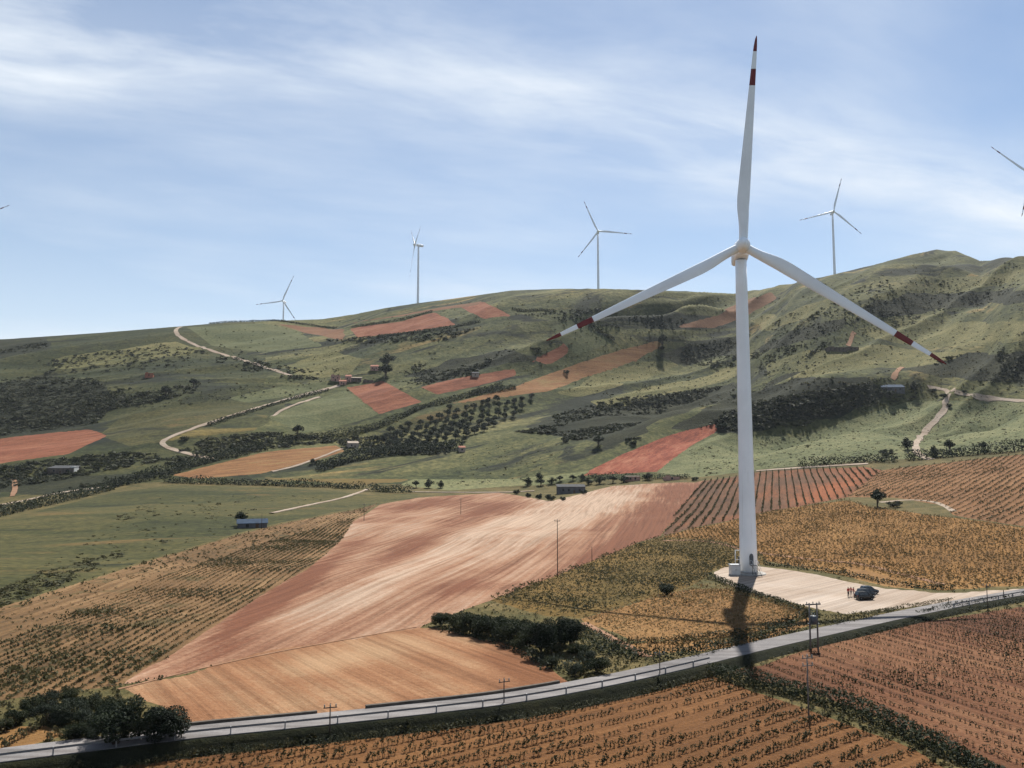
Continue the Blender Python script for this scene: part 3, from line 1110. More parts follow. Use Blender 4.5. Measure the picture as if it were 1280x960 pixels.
def low_wall(u0, u1, off, h, label):
    sel = (RU > u0) & (RU < u1)
    L = road_side(off, sel)
    o3 = np.array([L[0, 0], L[0, 1], 0.0])
    P = L - o3
    d = np.gradient(P[:, :2], axis=0)
    d /= np.linalg.norm(d, axis=1, keepdims=True)
    nr = np.stack([-d[:, 1], d[:, 0]], -1)
    n = len(P)
    hh = h * (1 + .12 * fbm(L[:, 0] / 3, L[:, 1] / 3, 2))
    z0 = np.full(n, -.35)
    V = np.stack([np.c_[P[:, :2] - nr * .2, z0], np.c_[P[:, :2] - nr * .17, RZ + hh], np.c_[P[:, :2] + nr * .17, RZ + hh], np.c_[P[:, :2] + nr * .2, z0]], 1)
    vid = np.arange(n * 4).reshape(n, 4)
    q = np.stack([vid[:-1, :-1], vid[:-1, 1:], vid[1:, 1:], vid[1:, :-1]], -1).reshape(-1, 4)
    caps = np.array([[0, 1, 2, 3], [(n - 1) * 4 + 3, (n - 1) * 4 + 2, (n - 1) * 4 + 1, (n - 1) * 4]])
    root = add_obj('roadside_wall', np_mesh('roadside_wall', V.reshape(-1, 3), np.r_[q, caps], stone_m), None, tuple(o3))
    tag(root, label, 'wall')


low_wall(212, 416, ROAD_W / 2 + .15, .22, 'low stone wall on the far roadside left of the field entrance')
low_wall(448, 716, ROAD_W / 2 + .15, .25, 'low stone wall on the far roadside below the orange field')

TRACKS = [
    ([(-60, 640), (0, 632), (40, 624), (75, 616), (108, 612), (135, 609)], 3.4, track_m, 'pale track at the left edge below the barn'),
    ([(268, 574), (250, 571), (225, 565), (202, 557), (204, 550), (235, 538), (290, 519), (345, 503), (390, 491), (425, 482)], 3.7, track_m, 'white gravel track with a hairpin climbing to the ruined hamlet'),
    ([(364, 470), (340, 462), (300, 449), (265, 439), (240, 430), (222, 420), (218, 413), (226, 408)], 4.1, track_m, 'pale track zigzagging up to the left hill crest'),
    ([(340, 521), (355, 511), (380, 502), (400, 496)], 2.7, track_m, 'short pale track branching below the hamlet'),
    ([(1186, 492), (1180, 503), (1184, 511), (1168, 527), (1148, 548), (1143, 562), (1150, 571), (1165, 575)], 3.4, track_m, 'winding white track on the right hillside above the vineyard'),
    ([(1290, 502), (1240, 499), (1205, 493), (1176, 486), (1160, 484)], 3.4, track_m, 'faint grey track running right from the bushes on the hillside'),
    ([(1116, 476), (1120, 466), (1128, 458)], 3.4, earth_m, 'short earth track above the grey roofed house'),
    ([(1060, 434), (1064, 424), (1068, 414)], 3.4, earth_m, 'steep earth scar above the long ruined barn'),
    ([(340, 642), (385, 632), (425, 624), (450, 616), (460, 611)], 2.0, track_m, 'thin white path leading to the gap in the hedge'),
    ([(945, 589), (1000, 585), (1050, 582), (1085, 580)], 2.7, track_m, 'pale lane behind the dark vineyard rows'),
    ([(512, 615), (560, 616), (630, 616), (668, 614)], 2.4, track_m, 'pale lane along the top of the pink field'),
    ([(15, 622), (20, 608), (17, 598)], 2.7, earth_m, 'narrow earth path rising left of the barn'),
    ([(430, 560), (400, 572), (370, 583), (340, 590)], 2.2, track_m, 'narrow pale lane running down from the white house'),
    ([(828, 676), (870, 675), (905, 680), (935, 689), (970, 694), (1020, 700), (1080, 705), (1120, 716), (1180, 731)], 1.8, earth_m, 'earth path between the vineyards behind the tower'),
    ([(1100, 628), (1140, 624), (1175, 628), (1192, 640)], 2.0, track_m, 'short pale path beside the lone vineyard tree'),
    ([(148, 862), (240, 838), (330, 818), (440, 798), (520, 784)], 0.4, earth_m, 'thin pale boundary path between pink and orange fields'),
    ([(728, 778), (760, 795), (790, 812), (812, 822)], 1.4, earth_m, 'bare earth edge below the golden vineyard'),
]
for pts, w, mt, lb in TRACKS:
    L = px_line(pts, 2.0 if pts[0][1] < 640 else 1.0)
    far = L[:, 1].mean() > 330
    ribbon('track', L, w, .32 if far else .06, mt, lb, edge_noise=.35, sub=3)
# ------------------------------------------------------------------ wind turbines
def turbine_paint():
    m, t, b = new_mat('turbine_white', .4, .4)
    oc = obj_coord(t)
    v = mapped(t, oc, 0, (1.0, 1.0, .06))
    n1 = noise(t, v, 1.3, 6, .65, .3)
    n2 = noise(t, oc, .09, 4, .6)
    c = mixc(t, ramp(t, n1, [(.58, (0, 0, 0, 1)), (.80, (.55, .55, .55, 1))]), (.80, .84, .88, 1), (.50, .50, .48, 1))
    c = mixc(t, 1.0, c, ramp(t, n2, [(.35, (.92, .92, .93, 1)), (.65, (1.05, 1.05, 1.05, 1))]), 'MULTIPLY')
    LK(t, c, b.inputs['Base Color'])
    return m


turb_white = turbine_paint()
turb_red = flat_mat('turbine_red', (.20, .014, .014, 1), .4, .35, 0, .12, .5)
door_grey = flat_mat('door_grey', (.10, .12, .14, 1), .5, .4)
concrete = flat_mat('concrete', (.42, .40, .37, 1), .9, .1, 0, .18, .9)
seam_m = flat_mat('seam_grey', (.42, .44, .46, 1), .5, .3)
RB = 44.7


def blade_ring(f, n=20):
    """cross-section at span fraction f: chord along x (trailing edge at -x), thickness along y"""
    chord = np.interp(f, [0, .04, .09, .16, .22, .35, .5, .7, .85, .95, .985, 1.0], [1.75, 1.75, 1.9, 2.4, 2.6, 2.3, 1.9, 1.4, 1.0, .7, .42, .12])
    thick = np.interp(f, [0, .04, .09, .16, .22, .35, .5, .7, 1.0], [1.0, 1.0, .86, .5, .36, .27, .22, .18, .15])
    blend = float(sstep(.03, .2, np.array(f)))
    tw = math.radians(np.interp(f, [0, .2, .5, .8, 1], [16, 13, 7, 3, 1]))
    pts = []
    for k in range(n):
        a = 2 * math.pi * k / n
        cx, cy = .5 * math.cos(a), .5 * math.sin(a)
        xx = (1 - math.cos(a)) / 2                       # 0 at the leading edge, 1 at the trailing edge
        yt = 5 * (.2969 * math.sqrt(xx) - .126 * xx - .3516 * xx * xx + .2843 * xx ** 3 - .1036 * xx ** 4)
        ax, ay = .30 - xx, yt * (1 if a < math.pi else -.75)
        x = cx * (1 - blend) + ax * blend
        y = cy * thick * (1 - blend) + ay * thick * blend
        x, y = x * chord, y * chord
        pts.append((x * math.cos(tw) - y * math.sin(tw), x * math.sin(tw) + y * math.cos(tw), f * RB + .0))
    return pts


def blade_part(f0, f1, steps, caps=(False, False)):
    mb = MB()
    n = 20
    fs = np.linspace(f0, f1, steps)
    P = []
    for f in fs:
        P += blade_ring(f, n)
    Fs = []
    for i in range(steps - 1):
        for k in range(n):
            Fs.append((i * n + k, i * n + (k + 1) % n, (i + 1) * n + (k + 1) % n, (i + 1) * n + k))
    mb.add(P, Fs, True)
    o = len(mb.v) - len(P)
    if caps[1]:
        mb.f.append(tuple(o + (steps - 1) * n + k for k in range(n)))
        mb.s.append(False)
    return mb


b1 = blade_part(.028, .76, 34)
b2 = blade_part(.84, .925, 6)
b1.add(b2.v, b2.f, True)
ME_BLADE = b1.mesh('blade', turb_white)
ME_BAND = blade_part(.76, .84, 6).mesh('red_band', turb_red)
ME_TIP = blade_part(.925, 1.0, 10, (False, True)).mesh('red_tip', turb_red)
hub_mb = MB().lathe([(.02, -3.1), (.5, -3.0), (1.0, -2.65), (1.4, -2.1), (1.62, -1.3), (1.7, -.4), (1.7, .9), (1.5, 1.3)], 28, 'Y')
for k in range(3):
    a = 2 * math.pi * k / 3
    hub_mb.tube([(0, 0, 0), (1.9 * math.sin(a), 0, 1.9 * math.cos(a))], 1.02, 18)
ME_HUB = hub_mb.mesh('hub', turb_white)


def nacelle_mesh():
    mb = MB()
    secs = [(1.4, 1.25, 1.3), (2.0, 1.7, 1.75), (4.0, 1.85, 1.9), (8.0, 1.85, 1.9), (10.6, 1.7, 1.6), (11.2, 1.4, 1.2)]
    n = 16
    P = []
    for (y, hx, hz) in secs:
        for k in range(n):
            a = 2 * math.pi * k / n
            c, s_ = math.cos(a), math.sin(a)
            P.append((hx * math.copysign(abs(c) ** .45, c), y, .15 + hz * math.copysign(abs(s_) ** .45, s_)))
    Fs = []
    for i in range(len(secs) - 1):
        for k in range(n):
            Fs.append((i * n + k, (i + 1) * n + k, (i + 1) * n + (k + 1) % n, i * n + (k + 1) % n))
    mb.add(P, Fs, True)
    mb.f += [tuple(range(n)), tuple((len(secs) - 1) * n + k for k in reversed(range(n)))]
    mb.s += [False, False]
    return mb.mesh('nacelle', turb_white)


ME_NAC = nacelle_mesh()
ME_MAST = MB().tube([(0, 0, 0), (0, 0, 1.6)], .04, 6).box((0, 0, 1.6), (.5, .06, .06)).mesh('wind_vane', seam_m)


def tower_mesh(h, n=40):
    prof = [(np.interp(f, [0, .3, 1], [1.78, 1.54, 1.15]), f * h) for f in np.linspace(0, 1, 12)]
    return MB().lathe(prof, n).mesh('tower', turb_white)


def turbine(base, hub_z, psi, phi, tau, label, detail=False, overhang=5.0):
    r = empty('wind_turbine', base, psi)
    hz = hub_z - base[2]
    top = hz - 1.9
    tw = add_obj('tower', tower_mesh(top), r)
    if detail:
        for f in (.26, .55, .8):
            rr = np.interp(f, [0, .3, 1], [1.78, 1.54, 1.15])
            MB().lathe([(rr + .015, f * top - .06), (rr + .03, f * top - .03), (rr + .03, f * top + .03), (rr + .015, f * top + .06)], 40, close=False).build('flange_ring', turb_white, tw)
        MB().lathe([(3.4, -.5), (3.4, .18), (3.2, .25), (2.0, .25), (2.0, .45), (1.86, .45)], 40, close=False).build('foundation', concrete, r)
        a0 = R_(-90 + 14)
        dr = MB()
        P = []
        for (da, z) in [(-.24, 2.0), (.24, 2.0), (.24, 3.7), (.16, 4.1), (0, 4.25), (-.16, 4.1), (-.24, 3.7)]:
            P.append((1.80 * math.cos(a0 + da), 1.80 * math.sin(a0 + da), z))
        dr.add(P, [tuple(range(7))])
        dr.build('door', door_grey, tw)
    nc = add_obj('nacelle', ME_NAC, r, (0, -overhang + .6, hz))
    nc.scale = (.88, 1, .88)
    nc.rotation_euler = (-tau, 0, 0)
    add_obj('wind_vane', ME_MAST, nc, (0, 9.5, 2.0))
    hb = add_obj('hub', ME_HUB, r, (0, -overhang, hz))
    hb.scale = (.86, .86, .86)
    hb.rotation_euler = (Matrix.Rotation(-tau, 3, 'X') @ Matrix.Rotation(phi, 3, 'Y')).to_euler()
    for k in range(3):
        b = add_obj('blade', ME_BLADE, r, (0, -overhang, hz))
        b.rotation_euler = (Matrix.Rotation(-tau, 3, 'X') @ Matrix.Rotation(phi + k * 2 * math.pi / 3, 3, 'Y') @ Matrix.Rotation(R_(2), 3, 'X')).to_euler()
        add_obj('red_band', ME_BAND, b)
        add_obj('red_tip', ME_TIP, b)
    tag(r, label, 'wind turbine', 'wind turbines')
    return r


def at_depth(u, v, Y):
    t, s = ray_ts(u, v)
    return np.array([float(t) * Y, Y, ZC + float(s) * Y])


mb_ = at_plane(np.array([936.0]), np.array([717.0]), 0.0)[0]
hubp = at_depth(924, 307, mb_[1] - 5.0)
turbine((mb_[0], mb_[1], 0.0), float(hubp[2]), R_(-11), R_(5.0), R_(2), 'huge white wind turbine with red striped blade tips in the foreground', True)
FAR = [  # hub seen at, distance, yaw, rotor phase
    ((747.5, 289), 1020, -.048, 1.686, 'small distant turbine on the crest left of the big blade'),
    ((1042, 264), 985, -.108, .268, 'distant turbine behind the right hill crest, right of the big tower'),
    ((353, 376), 1276, -.145, .403, 'smallest turbine, half sunk behind the left crest'),
    ((518.5, 306), 1057, -1.258, 1.242, 'distant turbine seen side on with a narrow rotor, left of centre'),
    ((1288, 217), 752, -.30, 1.296, 'turbine cut off by the right edge, only blades showing'),
    ((-35, 276), 854, -.036, 1.18, 'turbine beyond the left edge with one blade tip showing'),
]
for (hp, Y, psi, phi, lb) in FAR:
    h = at_depth(hp[0], hp[1], Y)
    # step back from the hub along the axis to the tower
    bx, by = h[0] - 5.0 * math.sin(psi), h[1] + 5.0 * math.cos(psi)
    bz = float(ground(bx, by))
    bz = max(bz, h[2] - 95)
    turbine((bx, by, bz - .5), float(h[2]), psi, phi, R_(5), lb)

# ------------------------------------------------------------------ gear beside the tower
frame_white = flat_mat('frame_white', (.70, .71, .72, 1), .4, .4)
cab_white = flat_mat('cabinet_white', (.74, .74, .72, 1), .5, .3)
dark_steel = flat_mat('dark_steel', (.07, .08, .09, 1), .5, .4, .3)


def service_frame():
    p = cast([924], [714])[0]
    r = empty('service_frame', tuple(p), .15)
    for x in (-.75, .75):
        MB().tube([(x * 1.35, -.4, 0), (x, 0, 4.3)], .09, 8).build('post', frame_white, r)
    MB().box((0, 0, 4.3), (1.8, .14, .14)).build('top_bar', frame_white, r)
    MB().box((0, 0, 2.4), (1.7, .1, .1)).build('middle_bar', frame_white, r)
    MB().box((.55, .35, 1.6), (.9, .7, 2.6)).build('equipment_box', dark_steel, r)
    tag(r, 'white steel frame with dark equipment box beside the tower foot', 'frame')


service_frame()


def cabinet():
    p = cast([918.5], [719])[0]
    r = empty('control_cabinet', tuple(p), .12)
    MB().box((0, 0, 1.15), (1.9, 1.4, 1.9)).build('body', cab_white, r)
    MB().box((0, 0, 2.14), (2.1, 1.6, .09)).build('lid', seam_m, r)
    MB().box((0, 0, .1), (2.0, 1.5, .2)).build('plinth', concrete, r)
    for x in (-.46, .46):
        d = MB().box((x, -.715, 1.15), (.86, .03, 1.7)).build('door', cab_white, r)
        MB().box((x * .25, -.745, 1.15), (.04, .04, .25)).build('handle', dark_steel, d)
    tag(r, 'white electrical cabinet on the gravel left of the tower foot', 'cabinet')


cabinet()


def entrance_stair():
    a = R_(-90 + 14 - 6)
    d = Vector((math.cos(a), math.sin(a), 0))
    base = Vector((mb_[0], mb_[1], 0)) + d * 1.95
    r = empty('entrance_stair', tuple(base), a + R_(90))
    MB().box((0, -.55, 1.95), (1.3, 1.1, .06)).build('platform', dark_steel, r)
    for i in range(8):
        MB().box((0, -1.25 - .22 * i, 1.75 - .22 * i), (1.0, .25, .04)).build('step', dark_steel, r)
    for x in (-.55, .55):
        MB().tube([(x, -1.1, 1.95), (x, -3.0, .02)], .05, 6).build('stringer', dark_steel, r)
        mb = MB().tube([(x, 0.0, 2.95), (x, -1.1, 2.95), (x, -3.0, 1.0)], .03, 6)
        for (y, z) in ((-.1, 2.0), (-1.1, 1.95), (-2.0, 1.0), (-3.0, .02)):
            mb.tube([(x, y, z), (x, y, z + .97)], .025, 6)
        mb.build('handrail', frame_white, r)
    for x in (-.5, .5):
        MB().tube([(x, -.95, 0), (x, -.95, 1.95)], .05, 6).build('leg', dark_steel, r)
    tag(r, 'small dark steel stair up to the tower door', 'stair')


entrance_stair()
# ------------------------------------------------------------------ plants
G = lambda r, g, b: (r, g, b, 1)
leaf_dark = leaf_mat('leaf_dark', G(.010, .016, .010), G(.020, .030, .017), G(.040, .052, .026), 1.1)
leaf_olive = leaf_mat('leaf_olive', G(.018, .026, .018), G(.035, .046, .030), G(.066, .078, .050), 1.0)
leaf_scrub = leaf_mat('leaf_scrub', G(.020, .028, .018), G(.042, .050, .028), G(.085, .085, .045), .35)
leaf_hedge = leaf_mat('leaf_hedge', G(.016, .024, .013), G(.030, .040, .020), G(.060, .066, .030), .7)
leaf_vine = leaf_mat('leaf_vine', G(.030, .034, .016), G(.055, .052, .022), G(.095, .080, .034), 1.6)
leaf_gold = leaf_mat('leaf_gold', G(.15, .105, .048), G(.26, .18, .085), G(.36, .28, .15), .5, .35)
leaf_amber = leaf_mat('leaf_amber', G(.075, .064, .030), G(.16, .11, .048), G(.25, .165, .078), .25, .35)
leaf_mixed = leaf_mat('leaf_mixed', G(.050, .054, .028), G(.095, .086, .042), G(.19, .145, .070), .22, .35)
leaf_row = leaf_mat('leaf_row', G(.040, .042, .022), G(.070, .066, .032), G(.110, .095, .048), .3, .3)
leaf_olrow = leaf_mat('leaf_olrow', G(.050, .050, .022), G(.085, .078, .034), G(.130, .110, .050), .3, .3)
leaf_weed = leaf_mat('leaf_weed', G(.040, .046, .022), G(.080, .078, .036), G(.17, .14, .075), .5, .3)
bark = flat_mat('bark', (.075, .058, .045, 1), .95, .1, 0, .3, 3)
vine_wood = flat_mat('vine_wood', (.045, .036, .030, 1), .95, .1, 0, .3, 8)


def leaf_quads(C, Nn, size, rg):
    """quads of the given size at centres C facing roughly along Nn"""
    n = len(C)
    Nn = Nn + rg.normal(size=(n, 3)) * .75
    Nn /= np.linalg.norm(Nn, axis=1, keepdims=True) + 1e-9
    up = rg.normal(size=(n, 3))
    a = np.cross(Nn, up)
    a /= np.linalg.norm(a, axis=1, keepdims=True) + 1e-9
    b = np.cross(Nn, a)
    s = np.broadcast_to(size, (n,)) * rg.uniform(.6, 1.35, n)
    a = a * (s * .5)[:, None]
    b = b * (s * rg.uniform(.5, .95, n) * .5)[:, None]
    k = rg.uniform(-.25, .25, (n, 1))
    V = np.stack([C - a - b * .6, C + a * k - b, C + a + b * .5, C - a * k + b], 1)
    return V.reshape(-1, 3), np.arange(4 * n).reshape(-1, 4)


def clump_cloud(clumps, n, size, rg):
    vol = np.array([c[1][0] * c[1][1] + c[1][2] * c[1][0] for c in clumps])
    pick = rg.choice(len(clumps), n, p=vol / vol.sum())
    cen = np.array([c[0] for c in clumps])[pick]
    rad = np.array([c[1] for c in clumps])[pick]
    d = rg.normal(size=(n, 3))
    d /= np.linalg.norm(d, axis=1, keepdims=True)
    r = rg.uniform(0, 1, n) ** .28
    C = cen + d * rad * r[:, None]
    return leaf_quads(C, d, size, rg)


def tree_meshes(seed, kind, leaf, n, mat):
    """unit-height tree"""
    rg = np.random.default_rng(seed)
    clumps = []
    if kind == 'broad':
        th, cz, rx, rz_ = .15, .54, .46, .42
    elif kind == 'olive':
        th, cz, rx, rz_ = .22, .58, .48, .36
    elif kind == 'tall':
        th, cz, rx, rz_ = .18, .55, .26, .42
    else:                                   # bush
        th, cz, rx, rz_ = .08, .40, .62, .40
    nc = 11
    for i in range(nc):
        d = rg.normal(size=3)
        d /= np.linalg.norm(d)
        q = rg.uniform(.35, .78)
        c = np.array([d[0] * rx * q, d[1] * rx * q, cz + d[2] * rz_ * q])
        s = rg.uniform(.14, .25)
        if c[2] - s < .04:
            c[2] = s + .04
        clumps.append((c, (s * rg.uniform(.9, 1.3), s * rg.uniform(.9, 1.3), s * rg.uniform(.7, 1.0))))
    V, Fq = clump_cloud(clumps, n, leaf, rg)
    V[:, 2] = np.maximum(V[:, 2], .015)
    crown = np_mesh('crown', V, Fq, mat)
    mb = MB()
    bx, by = rg.uniform(-.04, .04, 2)
    r0 = .040 if kind != 'bush' else .03
    mb.tube([(0, 0, -.05), (bx * .5, by * .5, th * .5), (bx, by, th), (bx * 1.3, by * 1.2, cz)], [r0 * 1.3, r0, r0 * .8, r0 * .35], 7)
    for i in range(5):
        c = clumps[i][0]
        mb.tube([(bx * .8, by * .8, th * rg.uniform(.6, 1.0)), (c[0] * .5 + bx * .4, c[1] * .5 + by * .4, (th + c[2]) * .52), tuple(c)], [r0 * .5, r0 * .36, r0 * .12], 5, cap=False)
    return mb.mesh('trunk', bark), crown


TREES = {}
for i, (kd, nl, sz, mt) in enumerate([('broad', 7500, .042, leaf_dark), ('broad', 7500, .042, leaf_dark), ('bush', 4000, .052, leaf_hedge), ('bush', 4000, .052, leaf_hedge), ('bush', 4000, .052, leaf_olive),
                                      ('olive', 700, .10, leaf_olive), ('olive', 700, .10, leaf_olive), ('olive', 700, .10, leaf_olive), ('tall', 900, .085, leaf_dark), ('broad', 800, .095, leaf_dark), ('broad', 800, .095, leaf_dark), ('bush', 700, .11, leaf_dark), ('bush', 700, .11, leaf_dark)]):
    TREES.setdefault({0: 'near', 1: 'near', 2: 'nearbush', 3: 'nearbush', 4: 'nearbush', 5: 'olive', 6: 'olive', 7: 'olive', 8: 'tall', 9: 'broad', 10: 'broad', 11: 'bush', 12: 'bush'}[i], []).append(tree_meshes(100 + i, kd, sz, nl, mt))


def plant(name, kind, loc, h, width=1.0, label=None, cat='tree', group=None):
    tm, cm = random.choice(TREES[kind])
    r = empty(name, loc, random.uniform(0, 6.28))
    r.scale = (h * width, h * width, h)
    add_obj('trunk', tm, r)
    add_obj('crown', cm, r)
    tag(r, label, cat, group)
    return r


def plant_px(name, kind, u, vb, hpx, width, label, cat='tree', group=None):
    p = cast([u], [vb])[0]
    h = hpx * p[1] / FPX
    return plant(name, kind, (p[0], p[1], p[2] - .03 * h), h, width, label, cat, group)


# single trees and bushes one can point to
SINGLE = [
    ('tree', 'near', 146, 938, 66, 1.1, 'big dark round tree at the roadside, left of the pair', 'tree'),
    ('tree', 'near', 197, 933, 56, 1.15, 'dark round tree at the roadside, right of the pair', 'tree'),
    ('tree', 'near', 713, 815, 46, .95, 'tallest dark tree at the right end of the thicket', 'tree'),
    ('tree', 'near', 677, 822, 50, .85, 'dark tree second from the right end of the thicket', 'tree'),
    ('bush', 'nearbush', 646, 806, 38, 1.0, 'dense dark bush left of the two thicket trees', 'bush'),
    ('bush', 'nearbush', 612, 797, 38, 1.0, 'rounded green bush in the middle of the thicket', 'bush'),
    ('bush', 'nearbush', 580, 792, 36, 1.0, 'wide dark bush near the left end of the thicket', 'bush'),
    ('bush', 'nearbush', 552, 783, 24, 1.1, 'small bush at the pointed left end of the thicket', 'bush'),
    ('bush', 'nearbush', 745, 842, 30, 1.1, 'grey green bush just above the road below the thicket', 'bush'),
    ('bush', 'nearbush', 718, 846, 22, 1.0, 'little bush by the road left of the grey green one', 'bush'),
    ('bush', 'nearbush', 832, 744, 20, 1.25, 'lone dark bush in the green vineyard left of the tower', 'bush'),
    ('tree', 'broad', 1097, 634, 24, 1.0, 'lone round tree standing in the orange vineyard', 'tree'),
    ('bush', 'bush', 1118, 634, 11, 1.4, 'low bush right beside the lone vineyard tree', 'bush'),
    ('tree', 'broad', 301, 657, 19, 1.0, 'round tree beside the blue roofed hut', 'tree'),
    ('tree', 'broad', 828, 434, 18, .75, 'lone tree at the tip of the orange yellow strip', 'tree'),
    ('bush', 'bush', 827, 437, 7, 1.6, 'low bush at the foot of the lone strip tree', 'bush'),
    ('tree', 'broad', 484, 457, 17, 1.2, 'upper of two big dark trees above the hamlet', 'tree'),
    ('tree', 'broad', 482, 472, 19, 1.2, 'lower of two big dark trees beside the hamlet', 'tree'),
    ('tree', 'broad', 372, 545, 15, 1.1, 'round tree below the mint green plot', 'tree'),
    ('tree', 'broad', 748, 558, 15, 1.2, 'dark round tree above the red ploughed field', 'tree'),
    ('bush', 'bush', 903, 537, 13, 1.3, 'dark bush at the upper end of the red field', 'bush'),
    ('tree', 'broad', 674, 600, 10, 1.2, 'small tree above the long shed', 'tree'),
    ('bush', 'bush', 707, 553, 9, 1.0, 'little bush left of the dark round tree', 'bush'),
    ('bush', 'bush', 1047, 437, 5, 2.0, 'dark shrub at the left end of the ruined barn', 'bush'),
    ('tree', 'broad', 207, 495, 14, 1.2, 'dark tree on the left hillside under the red scar', 'tree'),
    ('tree', 'broad', 242, 484, 12, 1.3, 'dark tree on the left hillside near the upper track', 'tree'),
    ('bush', 'bush', 231, 551, 8, 1.3, 'small bush inside the hairpin of the white track', 'bush'),
    ('bush', 'bush', 393, 580, 9, 1.2, 'round bush beside the narrow pale lane', 'bush'),
    ('tree', 'broad', 536, 610, 12, 1.1, 'small tree at the top of the pink field, leftmost of three', 'tree'),
    ('tree', 'broad', 520, 610, 10, 1.2, 'low tree over the hedge end left of the three', 'tree'),
    ('tree', 'broad', 551, 610, 10, 1.1, 'small tree at the top of the pink field, rightmost of three', 'tree'),
    ('bush', 'bush', 1166, 490, 6, 1.6, 'bush at the fork of tracks on the right hillside, leftmost', 'bush'),
    ('bush', 'bush', 1181, 497, 7, 1.4, 'bush at the top of the winding white track', 'bush'),
    ('bush', 'bush', 1187, 509, 7, 1.0, 'bush on the right side of the winding white track', 'bush'),
    ('bush', 'bush', 1205, 491, 5, 1.2, 'small bush beside the faint grey track', 'bush'),
    ('tree', 'broad', 1143, 488, 12, 1.2, 'dark tree at the right end of the grey roofed house', 'tree'),
    ('bush', 'bush', 1110, 495, 9, 1.8, 'dark bush in front of the grey roofed house', 'bush'),
    ('tree', 'broad', 1187, 566, 18, .9, 'tree by the vineyard lane right of the white track', 'tree'),
    ('tree', 'broad', 1168, 570, 14, .9, 'smaller tree by the vineyard lane just right of the track', 'tree'),
    ('tree', 'broad', 1230, 564, 13, 1.0, 'tree in the hedge above the long vineyard rows', 'tree'),
    ('tree', 'broad', 1134, 562, 16, 1.1, 'tree by the vineyard lane left of the white track', 'tree'),
    ('bush', 'bush', 1108, 570, 12, 1.3, 'bush by the vineyard lane left of the white track', 'bush'),
    ('bush', 'bush', 708, 467, 6, 1.2, 'tiny bush right of the pink clearing', 'bush'),
    ('bush', 'bush', 868, 601, 7, 1.2, 'bush at the top right corner of the pink field', 'bush'),
    ('tree', 'broad', 810, 600, 10, 1.4, 'tree at the end of the hedge near the red field', 'tree'),
    ('bush', 'bush', 792, 556, 8, 1.4, 'dark bush at the lower edge of the right gully', 'bush'),
]
for s_ in SINGLE:
    plant_px(s_[0], s_[1], s_[2], s_[3], s_[4], s_[5], s_[6], s_[7])

for i, (u, v, h) in enumerate([(566, 786, 26), (596, 794, 34), (628, 801, 36), (658, 812, 36), (690, 816, 34), (700, 806, 36), (600, 782, 20), (630, 786, 22), (660, 795, 28), (722, 822, 26), (690, 835, 20), (668, 800, 30), (640, 792, 26), (735, 830, 22)]):
    plant_px('bush', 'nearbush', u, v, h, 1.0, 'dark bush filling the thicket above the orange field', 'bush', 'thicket bushes above the orange field')
# the dark thicket behind the roadside pair, the row below the long shed
for i, (u, v, h) in enumerate([(20, 905, 26), (40, 893, 28), (62, 885, 26), (84, 880, 26), (60, 905, 34), (88, 903, 36), (108, 890, 30), (112, 915, 36), (130, 895, 30), (92, 925, 30), (120, 925, 22), (5, 915, 22), (142, 890, 22)]):
    plant_px('bush', 'nearbush', u, v, h, 1.0, 'dark bush in the thicket behind the roadside pair of trees', 'bush', 'thicket bushes left of the road trees')
for u, v, h in [(645, 618, 9), (660, 622, 9), (674, 624, 10), (688, 626, 11), (704, 626, 8), (730, 618, 8)]:
    plant_px('bush', 'bush', u, v, h, 1.0, 'small dark bush in the row below the long shed', 'bush', 'bushes below the long shed')
for u, v, h in [(735, 606, 10), (750, 605, 11), (766, 604, 10), (780, 603, 9), (660, 606, 10), (676, 607, 9), (690, 605, 9), (700, 602, 8), (716, 601, 8), (728, 600, 8)]:
    plant_px('tree', 'broad', u, v, h, 1.4, 'small dark tree in the belt around the long shed', 'tree', 'trees around the long shed')

# olive grove: rows of round trees
rgo = np.random.default_rng(5)
grove = [(462, 549), (520, 527), (560, 512), (620, 500), (672, 494), (668, 505), (640, 525), (600, 545), (560, 560), (480, 563)]
A0 = cast([470, 660], [552, 500])
ux = (A0[1] - A0[0])[:2]
ux /= np.linalg.norm(ux)
uy = np.array([-ux[1], ux[0]])
cnt = 0
for i in range(-40, 60):
    for j in range(-40, 40):
        p = A0[0][:2] + ux * i * 8.2 + uy * j * 9.6 + rgo.normal(size=2) * .7
        z = float(ground(p[0], p[1]))
        uu, vv = project(p[0], p[1], z)
        if p[1] < 450 or not in_poly(np.array([float(uu)]), np.array([float(vv)]), grove)[0]:
            continue
        if cnt < 220:
            plant('olive_tree', 'olive', (p[0], p[1], z - .2), rgo.uniform(4.8, 6.4), rgo.uniform(1.0, 1.2), 'round olive tree in the dark grove on the middle slope', 'olive tree', 'olive grove')
            cnt += 1
print('olive trees', cnt)


